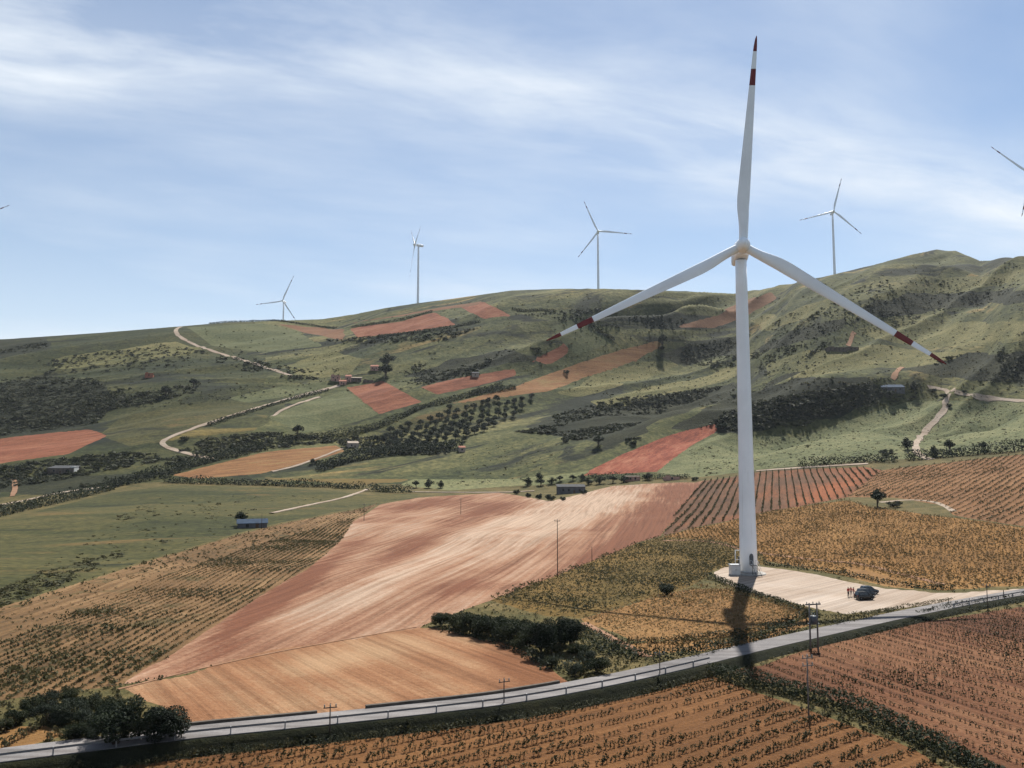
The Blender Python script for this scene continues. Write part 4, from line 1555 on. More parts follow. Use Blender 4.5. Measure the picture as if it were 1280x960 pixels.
def fill(template_sets, P, scale, yaw=None, rg=rng):
    """many small plants joined into one mesh: template_sets = list of (V,F,idx)"""
    out_v, out_f, out_m, off = [], [], [], 0
    n = len(P)
    pick = rg.integers(0, len(template_sets), n)
    yaw = rg.uniform(0, 6.283, n) if yaw is None else yaw
    for k, (V, Fq, mi) in enumerate(template_sets):
        s = np.where(pick == k)[0]
        if len(s) == 0:
            continue
        c, sn = np.cos(yaw[s])[:, None], np.sin(yaw[s])[:, None]
        sc = scale[s]
        if sc.ndim == 1:
            sc = np.repeat(sc[:, None], 3, 1)
        x = V[None, :, 0] * sc[:, :1]
        y = V[None, :, 1] * sc[:, 1:2]
        z = V[None, :, 2] * sc[:, 2:3]
        W = np.stack([x * c - y * sn, x * sn + y * c, z], -1) + P[s][:, None, :]
        out_v.append(W.reshape(-1, 3))
        out_f.append((Fq[None] + (np.arange(len(s)) * len(V))[:, None, None]).reshape(-1, 4) + off)
        out_m.append(np.tile(mi, len(s)))
        off += len(s) * len(V)
    return np.concatenate(out_v), np.concatenate(out_f), np.concatenate(out_m)


def bush_template(seed, n, size, flat=.75):
    rg = np.random.default_rng(seed)
    cl = [(np.array([rg.uniform(-.3, .3), rg.uniform(-.3, .3), rg.uniform(.3, .5) * flat]), (rg.uniform(.25, .45), rg.uniform(.25, .45), rg.uniform(.25, .4) * flat)) for _ in range(4)]
    V, Fq = clump_cloud(cl, n, size, rg)
    V[:, 2] = np.maximum(V[:, 2], 0)
    return V, Fq, np.zeros(n, int)


SCRUB_T = [bush_template(300 + i, 18, .46) for i in range(8)]


def rand_in_poly(poly, n, rg):
    poly = np.asarray(poly, float)
    x0, y0 = poly.min(0)
    x1, y1 = poly.max(0)
    out = np.zeros((0, 2))
    while len(out) < n:
        u = rg.uniform(x0, x1, n * 2)
        v = rg.uniform(y0, y1, n * 2)
        m = in_poly(u, v, poly)
        out = np.r_[out, np.c_[u[m], v[m]]]
    return out[:n]


def scrub(label, poly_counts, size, mat, clumpy=.0, flat=(.6, .9), cultivated=False, seed=1):
    rg = np.random.default_rng(seed)
    uv = np.concatenate([rand_in_poly(p, n, rg) for p, n in poly_counts])
    P = cast(uv[:, 0], uv[:, 1])
    if clumpy:
        ca, sa = math.cos(R_(30)), math.sin(R_(30))
        f = fbm((P[:, 0] * ca + P[:, 1] * sa) / 120 + seed, (-P[:, 0] * sa + P[:, 1] * ca) / 26, 3)
        P = P[f > clumpy]
    if not cultivated:
        r = region_at(P[:, 0], P[:, 1])
        okm = np.array([k >= K_NEAR or k < 0 or ALLREG[k][0] in ('meadow', 'grass_slope', 'scrub_ground') for k in r])
        P = P[okm]
    s = rg.uniform(size[0], size[1], len(P)) * np.where(rg.random(len(P)) < .12, 1.7, 1)
    sc = np.stack([s * rg.uniform(.9, 1.5, len(P)), s * rg.uniform(.9, 1.5, len(P)), s * rg.uniform(flat[0], flat[1], len(P))], -1)
    P[:, 2] -= .1
    V, Fq, mi = fill(SCRUB_T, P, sc, rg=rg)
    o = add_obj('scrub', np_mesh('scrub', V, Fq, mat))
    tag(o, label, 'scrub', kind='stuff')


scrub('dark scrub covering the lower left hillside', [
    ([(-100, 490), (40, 470), (120, 474), (150, 500), (120, 530), (60, 538), (0, 545), (-100, 550)], 2300),
    ([(-40, 442), (0, 434), (60, 424), (60, 434), (0, 448), (-40, 452)], 300),
    ([(100, 495), (200, 480), (250, 480), (240, 492), (180, 505), (120, 515)], 520),
    ([(0, 585), (60, 575), (150, 565), (250, 572), (215, 590), (130, 608), (60, 612), (0, 618)], 1000),
    ([(225, 565), (260, 548), (330, 540), (400, 545), (430, 552), (330, 562), (250, 572)], 520),
    ([(60, 450), (200, 430), (260, 440), (200, 462), (60, 470)], 300),
    ([(270, 445), (330, 450), (400, 468), (400, 476), (330, 470), (270, 455)], 260)], (1.5, 3.0), leaf_scrub, clumpy=-.25, seed=11)
scrub('dark scrub in the gullies of the middle slope', [
    ([(640, 540), (700, 530), (790, 535), (800, 548), (740, 556), (690, 543)], 700),
    ([(690, 520), (760, 500), (850, 490), (920, 480), (920, 500), (850, 520), (780, 538), (700, 538)], 1100),
    ([(830, 535), (920, 505), (1080, 480), (1100, 500), (1040, 530), (930, 540), (890, 535)], 1100),
    ([(420, 548), (470, 545), (570, 555), (560, 568), (470, 570), (430, 566)], 520),
    ([(500, 478), (640, 450), (700, 448), (660, 462), (560, 474), (530, 482)], 240),
    ([(540, 440), (640, 430), (700, 440), (640, 460), (520, 478), (500, 470)], 420),
    ([(640, 392), (760, 384), (860, 400), (840, 420), (700, 400)], 240),
    ([(400, 425), (470, 420), (560, 412), (600, 410), (560, 425), (450, 430)], 320)], (1.4, 2.9), leaf_scrub, clumpy=-.2, seed=12)
scrub('dark bushes scattered over the right hillside', [
    ([(940, 440), (1040, 425), (1120, 400), (1100, 440), (1000, 460), (940, 470)], 700),
    ([(1010, 480), (1080, 470), (1160, 480), (1140, 500), (1040, 520), (1000, 530)], 520),
    ([(1160, 450), (1280, 430), (1280, 480), (1200, 478)], 520),
    ([(960, 400), (1100, 350), (1280, 350), (1280, 420), (1100, 440), (960, 440)], 1200),
    ([(820, 440), (920, 420), (920, 460), (840, 455)], 420)], (1.1, 2.5), leaf_scrub, clumpy=-.05, seed=13)
scrub('low tufts speckling the tufted grassland and knoll', [
    ([(860, 560), (1000, 545), (1140, 510), (1280, 505), (1280, 560), (1130, 572), (950, 585), (870, 597)], 1800),
    ([(560, 575), (650, 548), (720, 560), (660, 600), (560, 610)], 260),
    ([(140, 650), (190, 625), (190, 640), (160, 652)], 60), ([(250, 630), (275, 622), (275, 655), (255, 650)], 50),
    ([(30, 720), (200, 620), (420, 620), (300, 660), (100, 720)], 200),
    ([(-20, 745), (50, 715), (110, 700), (160, 690), (80, 730), (20, 752), (-20, 770)], 420)], (.4, 1.0), leaf_weed, seed=14, flat=(.5, .8))
ALLHILL = [(0, 440), (230, 412), (640, 370), (760, 366), (920, 372), (1040, 352), (1180, 320), (1280, 330), (1280, 490), (1100, 520), (920, 520), (640, 480), (300, 500), (0, 530)]
SCRUB_FULL = SCRUB_T
SCRUB_T = [bush_template(320 + i, 9, .6) for i in range(6)]
scrub('light dry shrubs spread thinly over the hills', [(ALLHILL, 4000)], (.6, 1.5), leaf_weed, clumpy=0.0, seed=15)
scrub('fine dark shrubs dotting the hills', [(ALLHILL, 4500)], (.6, 1.7), leaf_scrub, clumpy=0.08, seed=16)
SCRUB_T = SCRUB_FULL


def hedge(label, pts, width, height, leaf=.4, dens=9.0, mat=leaf_hedge, step=1.0, name='hedge', cat='hedge', gap=.0, world=None):
    """long leafy mass along a line of the picture, laid on the land"""
    L = px_line(pts, step) if world is None else world
    rg = np.random.default_rng(int(abs(L[0, 0] * 7 + L[0, 1] * 3)) + len(L))
    d = np.gradient(L[:, :2], axis=0)
    d /= np.maximum(np.linalg.norm(d, axis=1, keepdims=True), 1e-6)
    nr = np.stack([-d[:, 1], d[:, 0]], -1)
    n = int(len(L) * step * dens)
    i = rg.integers(0, len(L), n)
    bumps = 1 + .45 * fbm(L[:, 0] / 3.2 / max(width / 2, .6), L[:, 1] / 3.2 / max(width / 2, .6), 3)
    prof = np.clip(bumps, .35, 1.6)
    if gap:
        keep = fbm(L[:, 0] / 5, L[:, 1] / 5 + 9, 2)[i] > gap - .5
        i = i[keep]
        n = len(i)
    a = rg.uniform(0, math.pi, n)
    rr = rg.uniform(0, 1, n) ** .35
    cx = np.cos(a) * rr * width / 2 * prof[i]
    cz = np.sin(a) * rr * height * prof[i]
    p2 = L[i, :2] + nr[i] * cx[:, None] + d[i] * rg.normal(size=(n, 1)) * step * .5
    C = np.c_[p2, ground(p2[:, 0], p2[:, 1]) + cz + .02]
    Nn = np.c_[nr[i] * np.cos(a)[:, None], np.sin(a)]
    o3 = L[len(L) // 2].copy()
    V, Fq = leaf_quads(C - o3, Nn, leaf, rg)
    o = add_obj(name, np_mesh(name, V, Fq, mat), None, tuple(o3))
    tag(o, label, cat)
    return o


hedge('thick dark hedge running diagonally between the two front vineyards', [(890, 843), (960, 862), (1030, 878), (1090, 898), (1150, 928), (1200, 950), (1262, 985)], 2.6, 1.5, .25, 190, step=.5)
hedge('long dark hedge below the golden strip fields at the left', [(205, 603), (280, 605), (350, 607), (414, 609)], 6, 4.0, .9, 26)
hedge('dark hedge right of the gap at the top of the pink field', [(462, 614), (490, 616), (514, 616)], 6, 4.2, .9, 30)
hedge('short hedge left of the path gap', [(418, 610), (440, 611), (454, 610)], 5, 3.4, .9, 26)
hedge('dark hedge beside the pale track at the left edge', [(-60, 657), (0, 645), (50, 633), (100, 622), (140, 612)], 7, 4.5, .9, 28)
hedge('dark tree belt left of the barn', [(-20, 594), (10, 592), (28, 590)], 8, 5, 1.0, 26)
hedge('long bushy belt on the slope below the hairpin track', [(130, 610), (190, 598), (240, 582), (280, 572), (330, 560)], 12, 5, 1.1, 34)
hedge('dark belt below the olive grove', [(400, 588), (440, 574), (500, 566), (560, 562), (578, 560)], 11, 6, 1.1, 40, mat=leaf_dark)
hedge('dark belt along the lower edge of the mint green plot', [(350, 552), (400, 546), (450, 540), (500, 524), (520, 512)], 7, 4, 1.0, 26)
hedge('hedge between orange strip and olive grove', [(520, 512), (545, 505), (580, 497), (610, 487), (628, 481)], 6, 3.5, 1.0, 22)
hedge('hedge on the upper side of the orange yellow strip', [(590, 493), (620, 489), (645, 485)], 6, 3.2, 1.0, 24)
hedge('hedge along the lane behind the dark vineyard rows', [(1000, 583), (1050, 579), (1085, 577), (1120, 577)], 6, 3.5, .9, 24)
hedge('dark hedge along the top of the long vineyard rows', [(1135, 575), (1180, 571), (1240, 566), (1300, 560), (1400, 550)], 7, 4.5, .9, 30, mat=leaf_dark)
hedge('hedge bordering the tufted grassland above the pink field', [(735, 597), (770, 596), (800, 598), (860, 598)], 5, 2.4, .8, 16)
hedge('dark weedy edge under the near rim of the gravel pad', [(884, 722), (905, 729), (925, 737), (950, 746), (975, 755), (1000, 765), (1022, 772)], 2.2, 1.0, .3, 60, step=.5, mat=leaf_hedge)
hedge('dark grassy ditch line across the golden vineyard', [(770, 805), (840, 802), (905, 796), (960, 786), (1012, 769)], 1.3, .8, .25, 45, step=.5)
hedge('dark roadside growth above the road below the golden vineyard', [(725, 805), (760, 818), (800, 826), (850, 822), (900, 812), (960, 796), (1000, 786)], 2.6, 1.1, .3, 55, step=.5)
hedge('dark grass bank behind the thicket beside the golden vineyard', [(722, 788), (750, 800), (780, 815), (800, 822)], 3.4, .9, .3, 60, step=.5)
hedge('weeds on the roadside below the parked cars', [(1030, 782), (1060, 778), (1090, 770), (1120, 763)], 2.2, .7, .25, 45, step=.5, mat=leaf_weed)
hedge('weedy strip along the gravel rim near the cars', [(1030, 772), (1080, 768), (1140, 758), (1190, 750)], 1.4, .45, .2, 35, step=.5, mat=leaf_weed)
hedge('scruffy growth behind the gravel pad below the amber vineyard', [(955, 706), (1000, 711), (1050, 718), (1100, 728), (1140, 735), (1190, 738)], 2.0, .9, .3, 40, step=.5, mat=leaf_hedge)
hedge('dark hedge line running down the far green hill', [(725, 398), (745, 412), (768, 426)], 5, 2.5, 1.2, 14)
hedge('dark wall like line across the far hill', [(640, 386), (652, 390), (680, 387), (694, 390)], 4, 2.2, 1.1, 14)
hedge('hedge on the crest above the flat green hill field', [(262, 404), (300, 401), (350, 401), (380, 406), (420, 411)], 5, 2.0, 1.1, 12)
hedge('hedge above the long terracotta field', [(440, 409), (480, 404), (510, 398), (540, 390)], 5, 2.2, 1.1, 12)
hedge('hedge below the long terracotta field', [(450, 424), (500, 418), (570, 409), (600, 402)], 5, 2.2, 1.1, 12)
hedge('dark shrubs along the lane to the ruined hamlet', [(260, 532), (310, 516), (360, 501), (410, 488)], 5, 2.2, 1.0, 14)
hedge('dark roadside growth under the right road bend', [(1150, 770), (1200, 760), (1250, 752), (1320, 742)], 1.6, .8, .25, 45, step=.5)
hedge('sparse bushes in the lower thicket by the road', [(690, 828), (715, 838), (740, 846), (765, 846)], 4, 1.6, .3, 40, step=.5, mat=leaf_olive, gap=.3)
hedge('straggling undergrowth at the foot of the thicket', [(556, 787), (600, 796), (640, 808), (670, 824), (690, 838)], 3, 1.2, .3, 60, step=.5, mat=leaf_scrub)

bsel = (RU > -60) & (RU < 1000)
for (u0, u1, lb) in ((-80, 420, 'weedy grass on the road bank left of the orange field'), (420, 880, 'weedy grass on the road bank below the orange field'), (960, 1300, 'weedy grass on the road bank above the reddish vineyard')):
    bl = road_side(-ROAD_W / 2 - .9, (RU > u0) & (RU < u1))
    bl[:, 2] = ground(bl[:, 0], bl[:, 1])
    hedge(lb, None, 1.2, .5, .2, 34, leaf_scrub, 1.5, 'grass_strip', 'grass', world=bl)

# ------------------------------------------------------------------ vines


def vine_template(seed, n, size, h=1.0, spread=(.42, .24), trunk=True, low=.35):
    rg = np.random.default_rng(seed)
    cl = []
    for _ in range(3):
        cl.append((np.array([rg.uniform(-.22, .22), rg.uniform(-.06, .06), rg.uniform(low + .12, h * .78)]), (spread[0] * rg.uniform(.6, 1), spread[1] * rg.uniform(.7, 1.1), (h - low) * .38)))
    V, Fq = clump_cloud(cl, n, size, rg)
    mi = np.zeros(n, int)
    if trunk:
        r = .032
        bx = rg.uniform(-.06, .06)
        T = []
        for (x, z, q) in ((0, -.05, 1.2), (bx, h * .5, .7)):
            for k in range(3):
                a = 2.094 * k
                T.append((x + r * q * math.cos(a), r * q * math.sin(a), z))
        for (x, z, q) in ((.12, -.05, .5), (.13, h * .95, .4)):          # the stake
            for k in range(3):
                a = 2.094 * k + .5
                T.append((x + r * q * math.cos(a), r * q * math.sin(a), z))
        o = len(V)
        V = np.r_[V, np.array(T)]
        Q = [(o + b * 6 + k, o + b * 6 + (k + 1) % 3, o + b * 6 + 3 + (k + 1) % 3, o + b * 6 + 3 + k) for b in range(2) for k in range(3)]
        Fq = np.r_[Fq, np.array(Q)]
        mi = np.r_[mi, np.ones(6, int)]
    return V, Fq, mi


def lattice(k, ang, row, gap, jit, miss, rg, ymax=1e9, curve=0.0):
    m = reg == k
    x0, x1, y0, y1 = fx[m].min(), fx[m].max(), fy[m].min(), min(fy[m].max(), ymax)
    x0, x1 = max(x0, -.80 * y1), min(x1, .80 * y1)
    cx, cy = (x0 + x1) / 2, (y0 + y1) / 2
    Rr = math.hypot(x1 - x0, y1 - y0) / 2 + 5
    ni, nj = int(Rr / gap), int(Rr / row)
    I, J = np.meshgrid(np.arange(-ni, ni + 1), np.arange(-nj, nj + 1), indexing='ij')
    a = I.ravel() * gap + rg.normal(size=I.size) * jit
    b = J.ravel() * row + rg.normal(size=I.size) * jit * .4
    b = b + curve * (a / Rr) ** 2 * Rr
    ca, sa = math.cos(ang), math.sin(ang)
    x = cx + a * ca - b * sa
    y = cy + a * sa + b * ca
    ok = (np.abs(x) < .80 * np.maximum(y, 1)) & (y > 20) & (y < ymax)
    ok &= rg.random(len(x)) > miss
    x, y = x[ok], y[ok]
    ok = region_at(x, y) == k
    x, y = x[ok], y[ok]
    return np.c_[x, y, ground(x, y)]


def find(sub):
    for k, r_ in enumerate(REG):
        if sub in r_[1]:
            return k


VN = [vine_template(500 + i, 24, .2, .78, (.34, .24), True, .1) for i in range(6)]
VR = [vine_template(520 + i, 14, .19, .62, (.36, .2), True, .06) for i in range(6)]
VM = [vine_template(540 + i, 13, .34, 1.15, (.5, .3), True, .2) for i in range(5)]
VG = [vine_template(580 + i, 9, .34, 1.0, (.42, .30), False, .08) for i in range(8)]
VF = [vine_template(560 + i, 8, .50, 1.25, (.8, .28), False, .1) for i in range(5)]
rgv = np.random.default_rng(21)
stuff = []


def vine_stuff(label, P, T, leafm, scale=(.8, 1.25), ang=0.0, rg=rgv):
    g_ = fbm(P[:, 0] / 9 + 50, P[:, 1] / 7, 3)                     # uneven growth
    P, g_ = P[g_ > -.75], g_[g_ > -.75]
    s = rg.uniform(scale[0], scale[1], len(P)) * np.clip(1 + .6 * g_, .65, 1.3)
    yaw = ang + rg.normal(size=len(P)) * .3 + np.where(rg.random(len(P)) < .5, 0, math.pi)
    V, Fq, mi = fill(T, P, s, yaw, rg)
    o = add_obj('vine_rows', np_mesh('vine_rows', V, Fq, [leafm, vine_wood], mat_idx=mi))
    tag(o, label, 'vines', kind='stuff')
    return len(P)


kf = find('below the road at the bottom')
Pf = lattice(kf, ANG['front'], 2.3, .5, .04, .05, rgv)
pu, pv = project(Pf[:, 0], Pf[:, 1], Pf[:, 2])
seen = (pu > 5) & (pu < 1275) & (pv < 957)
order = np.argsort(np.where(seen, -pv, 1e9))
own = order[:300]
rest_i = order[300:]
vine_me = []
for i, (V, Fq, mi) in enumerate(VN):
    vine_me.append(np_mesh('grape_vine', V, Fq, [leaf_vine, vine_wood], mat_idx=mi))
for i in own:
    o = add_obj('grape_vine', vine_me[int(rgv.integers(0, len(vine_me)))], None, tuple(Pf[i]))
    s = float(rgv.uniform(.65, 1.1))
    o.scale = (s, s, s)
    o.rotation_euler = (0, 0, ANG['front'] + float(rgv.normal() * .3))
    tag(o, 'dark leafy grape vine near the bottom edge of the picture', 'grape vine', 'nearest grape vines of the front vineyard')
cnt = [len(Pf)]
cnt.append(vine_stuff('farther vines of the front vineyard up to the road bank', Pf[rest_i], VN, leaf_vine, (.65, 1.1), ANG['front']))
kk = find('right of the diagonal hedge')
Pr = lattice(kk, ANG['right'], 2.3, .55, .04, .05, rgv)
cnt.append(vine_stuff('short staked vines in the reddish vineyard right of the hedge', Pr, VR, leaf_vine, (.7, 1.15), ANG['right']))
kk = find('golden orange vineyard plot')
cnt.append(vine_stuff('golden leaved vines beside the turbine shadow', lattice(kk, ANG['gold'], 1.15, .6, .15, .08, rgv), VG, leaf_gold, (.5, 1.0), ANG['gold']))
kk = find('narrow golden vineyard strip')
cnt.append(vine_stuff('golden vines in the narrow strip along the road', lattice(kk, ANG['gold'], 1.5, .85, .15, .1, rgv), VM, leaf_amber, (.7, 1.1), ANG['gold']))
kk = find('green and gold vineyard')
cnt.append(vine_stuff('green and yellow vines between pink field and gravel pad', lattice(kk, ANG['gold'], 1.2, .7, .25, .10, rgv), VG, leaf_mixed, (.5, 1.1), ANG['gold']))
kk = find('amber vineyard behind')
cnt.append(vine_stuff('amber and green vines behind the gravel pad', lattice(kk, ANG['amber'] + .4, 1.2, .85, .4, .10, rgv), VG, leaf_amber, (.55, 1.1), ANG['amber']))
kk = find('dark rows climbing')
cnt.append(vine_stuff('dark vine rows climbing behind the turbine tower', lattice(kk, ANG['rows_a'], 3.0, .9, .10, .04, rgv), VF, leaf_row, (.75, 1.0), ANG['rows_a']))
kk = find('long rows at the right edge')
cnt.append(vine_stuff('long olive coloured vine rows at the right edge', lattice(kk, ANG['rows_b'], 2.7, .8, .10, .04, rgv), VF, leaf_olrow, (.6, .85), ANG['rows_b']))
kk = find('old patchy vineyard')
Po = lattice(kk, ANG['old'], 1.35, .5, .12, .15, rgv)
pu_, pv_ = project(Po[:, 0], Po[:, 1], Po[:, 2])
Po = Po[(pv_ > np.interp(pu_, [0, 60, 200, 300, 440], [800, 780, 722, 688, 648])) | (rgv.random(len(Po)) < .18)]
fo = fbm(Po[:, 0] / 26, Po[:, 1] / 18, 3)
OLD_T = [bush_template(700 + i, 9, .5, .8) for i in range(5)]
pick_ = fo + rgv.normal(size=len(Po)) * .12
for sub, lm, lb, sc_ in ((Po[pick_ > .12], leaf_olrow, 'dark green vines and weeds of the old patchy vineyard', (.4, .85)), (Po[(pick_ > -.3) & (pick_ <= .12)], leaf_mixed, 'yellowing low vines of the old patchy vineyard', (.3, .65)),
                         (Po[pick_ <= -.3], leaf_amber, 'dry stubble rows of the old patchy vineyard', (.25, .5))):
    cnt.append(vine_stuff(lb, sub, OLD_T, lm, sc_, ANG['old']))
kk = find('small vineyard corner')
cnt.append(vine_stuff('green vine rows in the corner left of the thicket', lattice(kk, ANG['corner'], 2.6, .5, .05, .0, rgv), VN, leaf_mixed, (.9, 1.2), ANG['corner']))
print('vines', cnt, {k: round(math.degrees(v)) for k, v in ANG.items()})

# tufts of dry grass along verges
rgt = np.random.default_rng(9)
uvn = np.c_[rgt.uniform(-20, 1300, 14000), rgt.uniform(690, 960, 14000)]
Pn = cast(uvn[:, 0], uvn[:, 1])
Pn = Pn[(region_at(Pn[:, 0], Pn[:, 1]) == K_NEAR)]
rdist = np.min(np.hypot(Pn[:, None, 0] - ROAD[None, ::2, 0], Pn[:, None, 1] - ROAD[None, ::2, 1]), 1)
Pn = Pn[rdist > ROAD_W / 2 + .7]
TUFT = [bush_template(600 + i, 8, .5, .8) for i in range(4)]
s = rgt.uniform(.25, .65, len(Pn))
V, Fq, mi = fill(TUFT, Pn, s, rg=rgt)
o = add_obj('grass_tufts', np_mesh('grass_tufts', V, Fq, leaf_weed))
tag(o, 'dry grass tufts along the verges near the road', 'grass', kind='stuff')
# ------------------------------------------------------------------ buildings
plaster_pink = flat_mat('plaster_pink', (.48, .30, .24, 1), .9, .1, 0, .25, .6)
plaster_pale = flat_mat('plaster_pale', (.42, .35, .29, 1), .9, .1, 0, .2, .6)
plaster_grey = flat_mat('plaster_grey', (.13, .13, .14, 1), .9, .1, 0, .25, .6)
ruin_stone = flat_mat('ruin_stone', (.16, .13, .11, 1), .95, .1, 0, .35, .8)
roof_tile = flat_mat('roof_tile', (.36, .17, .12, 1), .9, .1, 0, .3, 1.2)
roof_grey = flat_mat('roof_grey', (.055, .058, .062, 1), .95, .2, 0, .2, .8)
roof_blue = flat_mat('roof_blue', (.045, .07, .11, 1), .9, .1, 0, .2, .8)
opening = flat_mat('opening_dark', (.02, .02, .022, 1), .6, .3)
wood_door = flat_mat('wood_door', (.12, .075, .05, 1), .8, .2)


def building(name, u, v, w, d, h, rz, roof, wall_m, roof_m, label, cat='house', wins=2, door=True):
    name = name if cat == 'house' else cat
    p = cast([u], [v])[0]
    r = empty(name, (p[0], p[1] + d * .4, p[2] - .3), rz)
    wl = MB()
    x, y = w / 2, d / 2
    rh = w * .0
    if roof == 'gable':
        rh = d * .24
        wl.add([(-x, -y, -1.5), (x, -y, -1.5), (x, y, -1.5), (-x, y, -1.5), (-x, -y, h), (x, -y, h), (x, y, h), (-x, y, h), (-x, 0, h + rh), (x, 0, h + rh)],
               [(3, 2, 1, 0), (0, 1, 5, 4), (2, 3, 7, 6), (1, 2, 6, 9, 5), (3, 0, 4, 8, 7)])
    elif roof == 'ruin':
        tops = [h, h * .7, h * .9, h * .55]
        t = .45
        for (cx, cy, sx, sy, hh) in ((0, -y + t / 2, w, t, tops[0]), (0, y - t / 2, w, t, tops[1]), (-x + t / 2, 0, t, d - 2 * t, tops[2]), (x - t / 2, 0, t, d - 2 * t, tops[3])):
            wl.box((cx, cy, hh / 2 - .75), (sx, sy, hh + 1.5))
        wl.box((-x * .55, -y + t / 2, h + .35), (w * .3, t - .04, .7))
    else:
        wl.box((0, 0, h / 2 - .75), (w, d, h + 1.5))
    wall = wl.build('wall', wall_m, r)
    ov = .3
    if roof == 'gable':
        rf = MB()
        for s_ in (-1, 1):
            a, b = (-x - ov), (x + ov)
            ye = s_ * (y + ov)
            ze = h - ov * rh / y + .03
            P = [(a, 0, h + rh + .03), (b, 0, h + rh + .03), (b, ye, ze), (a, ye, ze)]
            P += [(q[0], q[1], q[2] + .16) for q in P]
            F_ = [(0, 1, 2, 3), (7, 6, 5, 4), (0, 4, 5, 1), (1, 5, 6, 2), (2, 6, 7, 3), (3, 7, 4, 0)]
            rf.add(P, F_ if s_ > 0 else [q[::-1] for q in F_])
        rfo = rf.build('roof', roof_m, r)
        if cat == 'house':
            MB().box((x * .5, y * .3, h + rh + .3), (.6, .6, 1.1)).build('chimney', wall_m, rfo)
    elif roof == 'flat':
        MB().box((0, 0, h + .12), (w + .3, d + .3, .22)).build('roof', roof_m, r)
    elif roof == 'mono':
        P = [(-x - .3, -y - .3, h + .02), (x + .3, -y - .3, h + .02), (x + .3, y + .3, h + d * .18), (-x - .3, y + .3, h + d * .18)]
        P += [(q[0], q[1], q[2] + .15) for q in P]
        MB().add(P, [(3, 2, 1, 0), (4, 5, 6, 7), (0, 1, 5, 4), (1, 2, 6, 5), (2, 3, 7, 6), (3, 0, 4, 7)]).build('roof', roof_m, r)
        MB().box((0, y - .2, h + d * .08), (w - .02, .36, d * .16)).build('rear_wall', wall_m, r)
    xs = np.linspace(-x, x, wins + (1 if door else 0) + 2)[1:-1]
    for i, xx in enumerate(xs):
        if door and i == len(xs) // 2:
            dr = MB().box((xx, -y - .02, .95), (1.0, .12, 2.1)).build('door', wood_door, r)
            MB().box((xx + .35, -y - .1, 1.0), (.1, .06, .1)).build('handle', steel, dr)
        else:
            wi = MB().box((xx, -y - .02, h * .58), (.95, .1, 1.1)).build('window', opening, r)
            MB().box((xx, -y - .05, h * .58 - .62), (1.15, .2, .1)).build('sill', wall_m, wi)
    tag(r, label, cat)
    return r


building('shed', 714, 617, 14, 6, 3.6, .05, 'mono', plaster_grey, roof_grey, 'long low grey shed at the top edge of the pink field', 'shed', 3, True)
building('house', 791, 601, 8, 5, 2.6, 0, 'flat', plaster_pink, plaster_pale, 'small pink flat roofed hut in the hedge below the red field', 'house', 2, False)
building('house', 840, 600, 8, 5, 2.0, 0, 'ruin', plaster_pink, plaster_pale, 'low pink ruined wall enclosure near the top right of the pink field', 'ruin', 1, False)
building('hut', 313, 660, 9, 4.5, 1.8, .32, 'gable', plaster_grey, roof_blue, 'blue roofed field hut on the meadow edge', 'hut', 1, True)
building('house', 419, 476, 8, 7, 5.2, .1, 'ruin', plaster_pink, roof_tile, 'pink ruined house at the left end of the hamlet', 'house', 2, True)
building('house', 428, 481, 6, 5, 3.4, .1, 'gable', plaster_pink, roof_tile, 'low reddish house in front of the hamlet ruin', 'house', 1, True)
building('house', 435, 477, 5, 6, 5.0, .1, 'gable', plaster_pink, roof_tile, 'narrow pink gabled house in the middle of the hamlet', 'house', 1, True)
building('house', 445, 477, 9, 6, 3.6, .1, 'mono', ruin_stone, plaster_pale, 'dark stone barn with pale roof in the hamlet', 'barn', 2, True)
building('house', 460, 478, 9, 5, 2.4, .1, 'ruin', ruin_stone, roof_tile, 'low stone ruin at the right end of the hamlet', 'ruin', 1, False)
building('house', 468, 463, 7, 6, 4.0, .0, 'gable', plaster_pink, roof_tile, 'small reddish house under the two big dark trees', 'house', 2, True)
building('house', 440, 560, 7, 5, 3.6, .4, 'gable', plaster_pale, plaster_pale, 'little white house beside the dark belt', 'house', 1, True)
building('house', 1116, 489, 17, 9, 3.2, .0, 'gable', plaster_grey, roof_blue, 'blue grey roofed house on the right hillside', 'house', 3, True)
building('barn', 1046, 439, 18, 7, 3.6, .0, 'ruin', ruin_stone, roof_grey, 'long dark ruined barn on the right hillside', 'ruin', 4, False)
building('barn', 1066, 438, 10, 6, 3.2, .0, 'ruin', ruin_stone, roof_grey, 'short ruined stone pen right of the long ruined barn', 'ruin', 2, False)
building('barn', 76, 592, 15, 8, 3.4, .0, 'mono', ruin_stone, roof_grey, 'dark low barn among scrub at the left', 'barn', 2, True)
building('house', 91, 591, 2.0, 5, 3.8, .0, 'flat', cab_white, cab_white, 'narrow white gable tower right of the dark barn', 'tower', 0, False)
building('house', 577, 565, 4, 4, 3.2, .2, 'gable', plaster_pale, roof_tile, 'tiny pale stone hut at the right end of the dark belt', 'hut', 1, False)
building('house', 594, 471, 6, 5, 3.4, .1, 'gable', plaster_pale, roof_grey, 'tiny pale hut above the thin orange field', 'hut', 1, False)
building('house', 186, 472, 7, 5, 4.2, .1, 'ruin', flat_mat('red_stone', (.42, .16, .10, 1), .9, .1, 0, .3, .8), roof_tile, 'red stone ruin on the left hillside', 'ruin', 1, False)

# ------------------------------------------------------------------ poles
pole_wood = flat_mat('pole_wood', (.085, .07, .058, 1), .9, .1, 0, .25, 1.5)
pole_conc = flat_mat('pole_concrete', (.20, .185, .175, 1), .9, .1, 0, .2, 1.5)
ceramic = flat_mat('ceramic', (.30, .32, .30, 1), .3, .5)


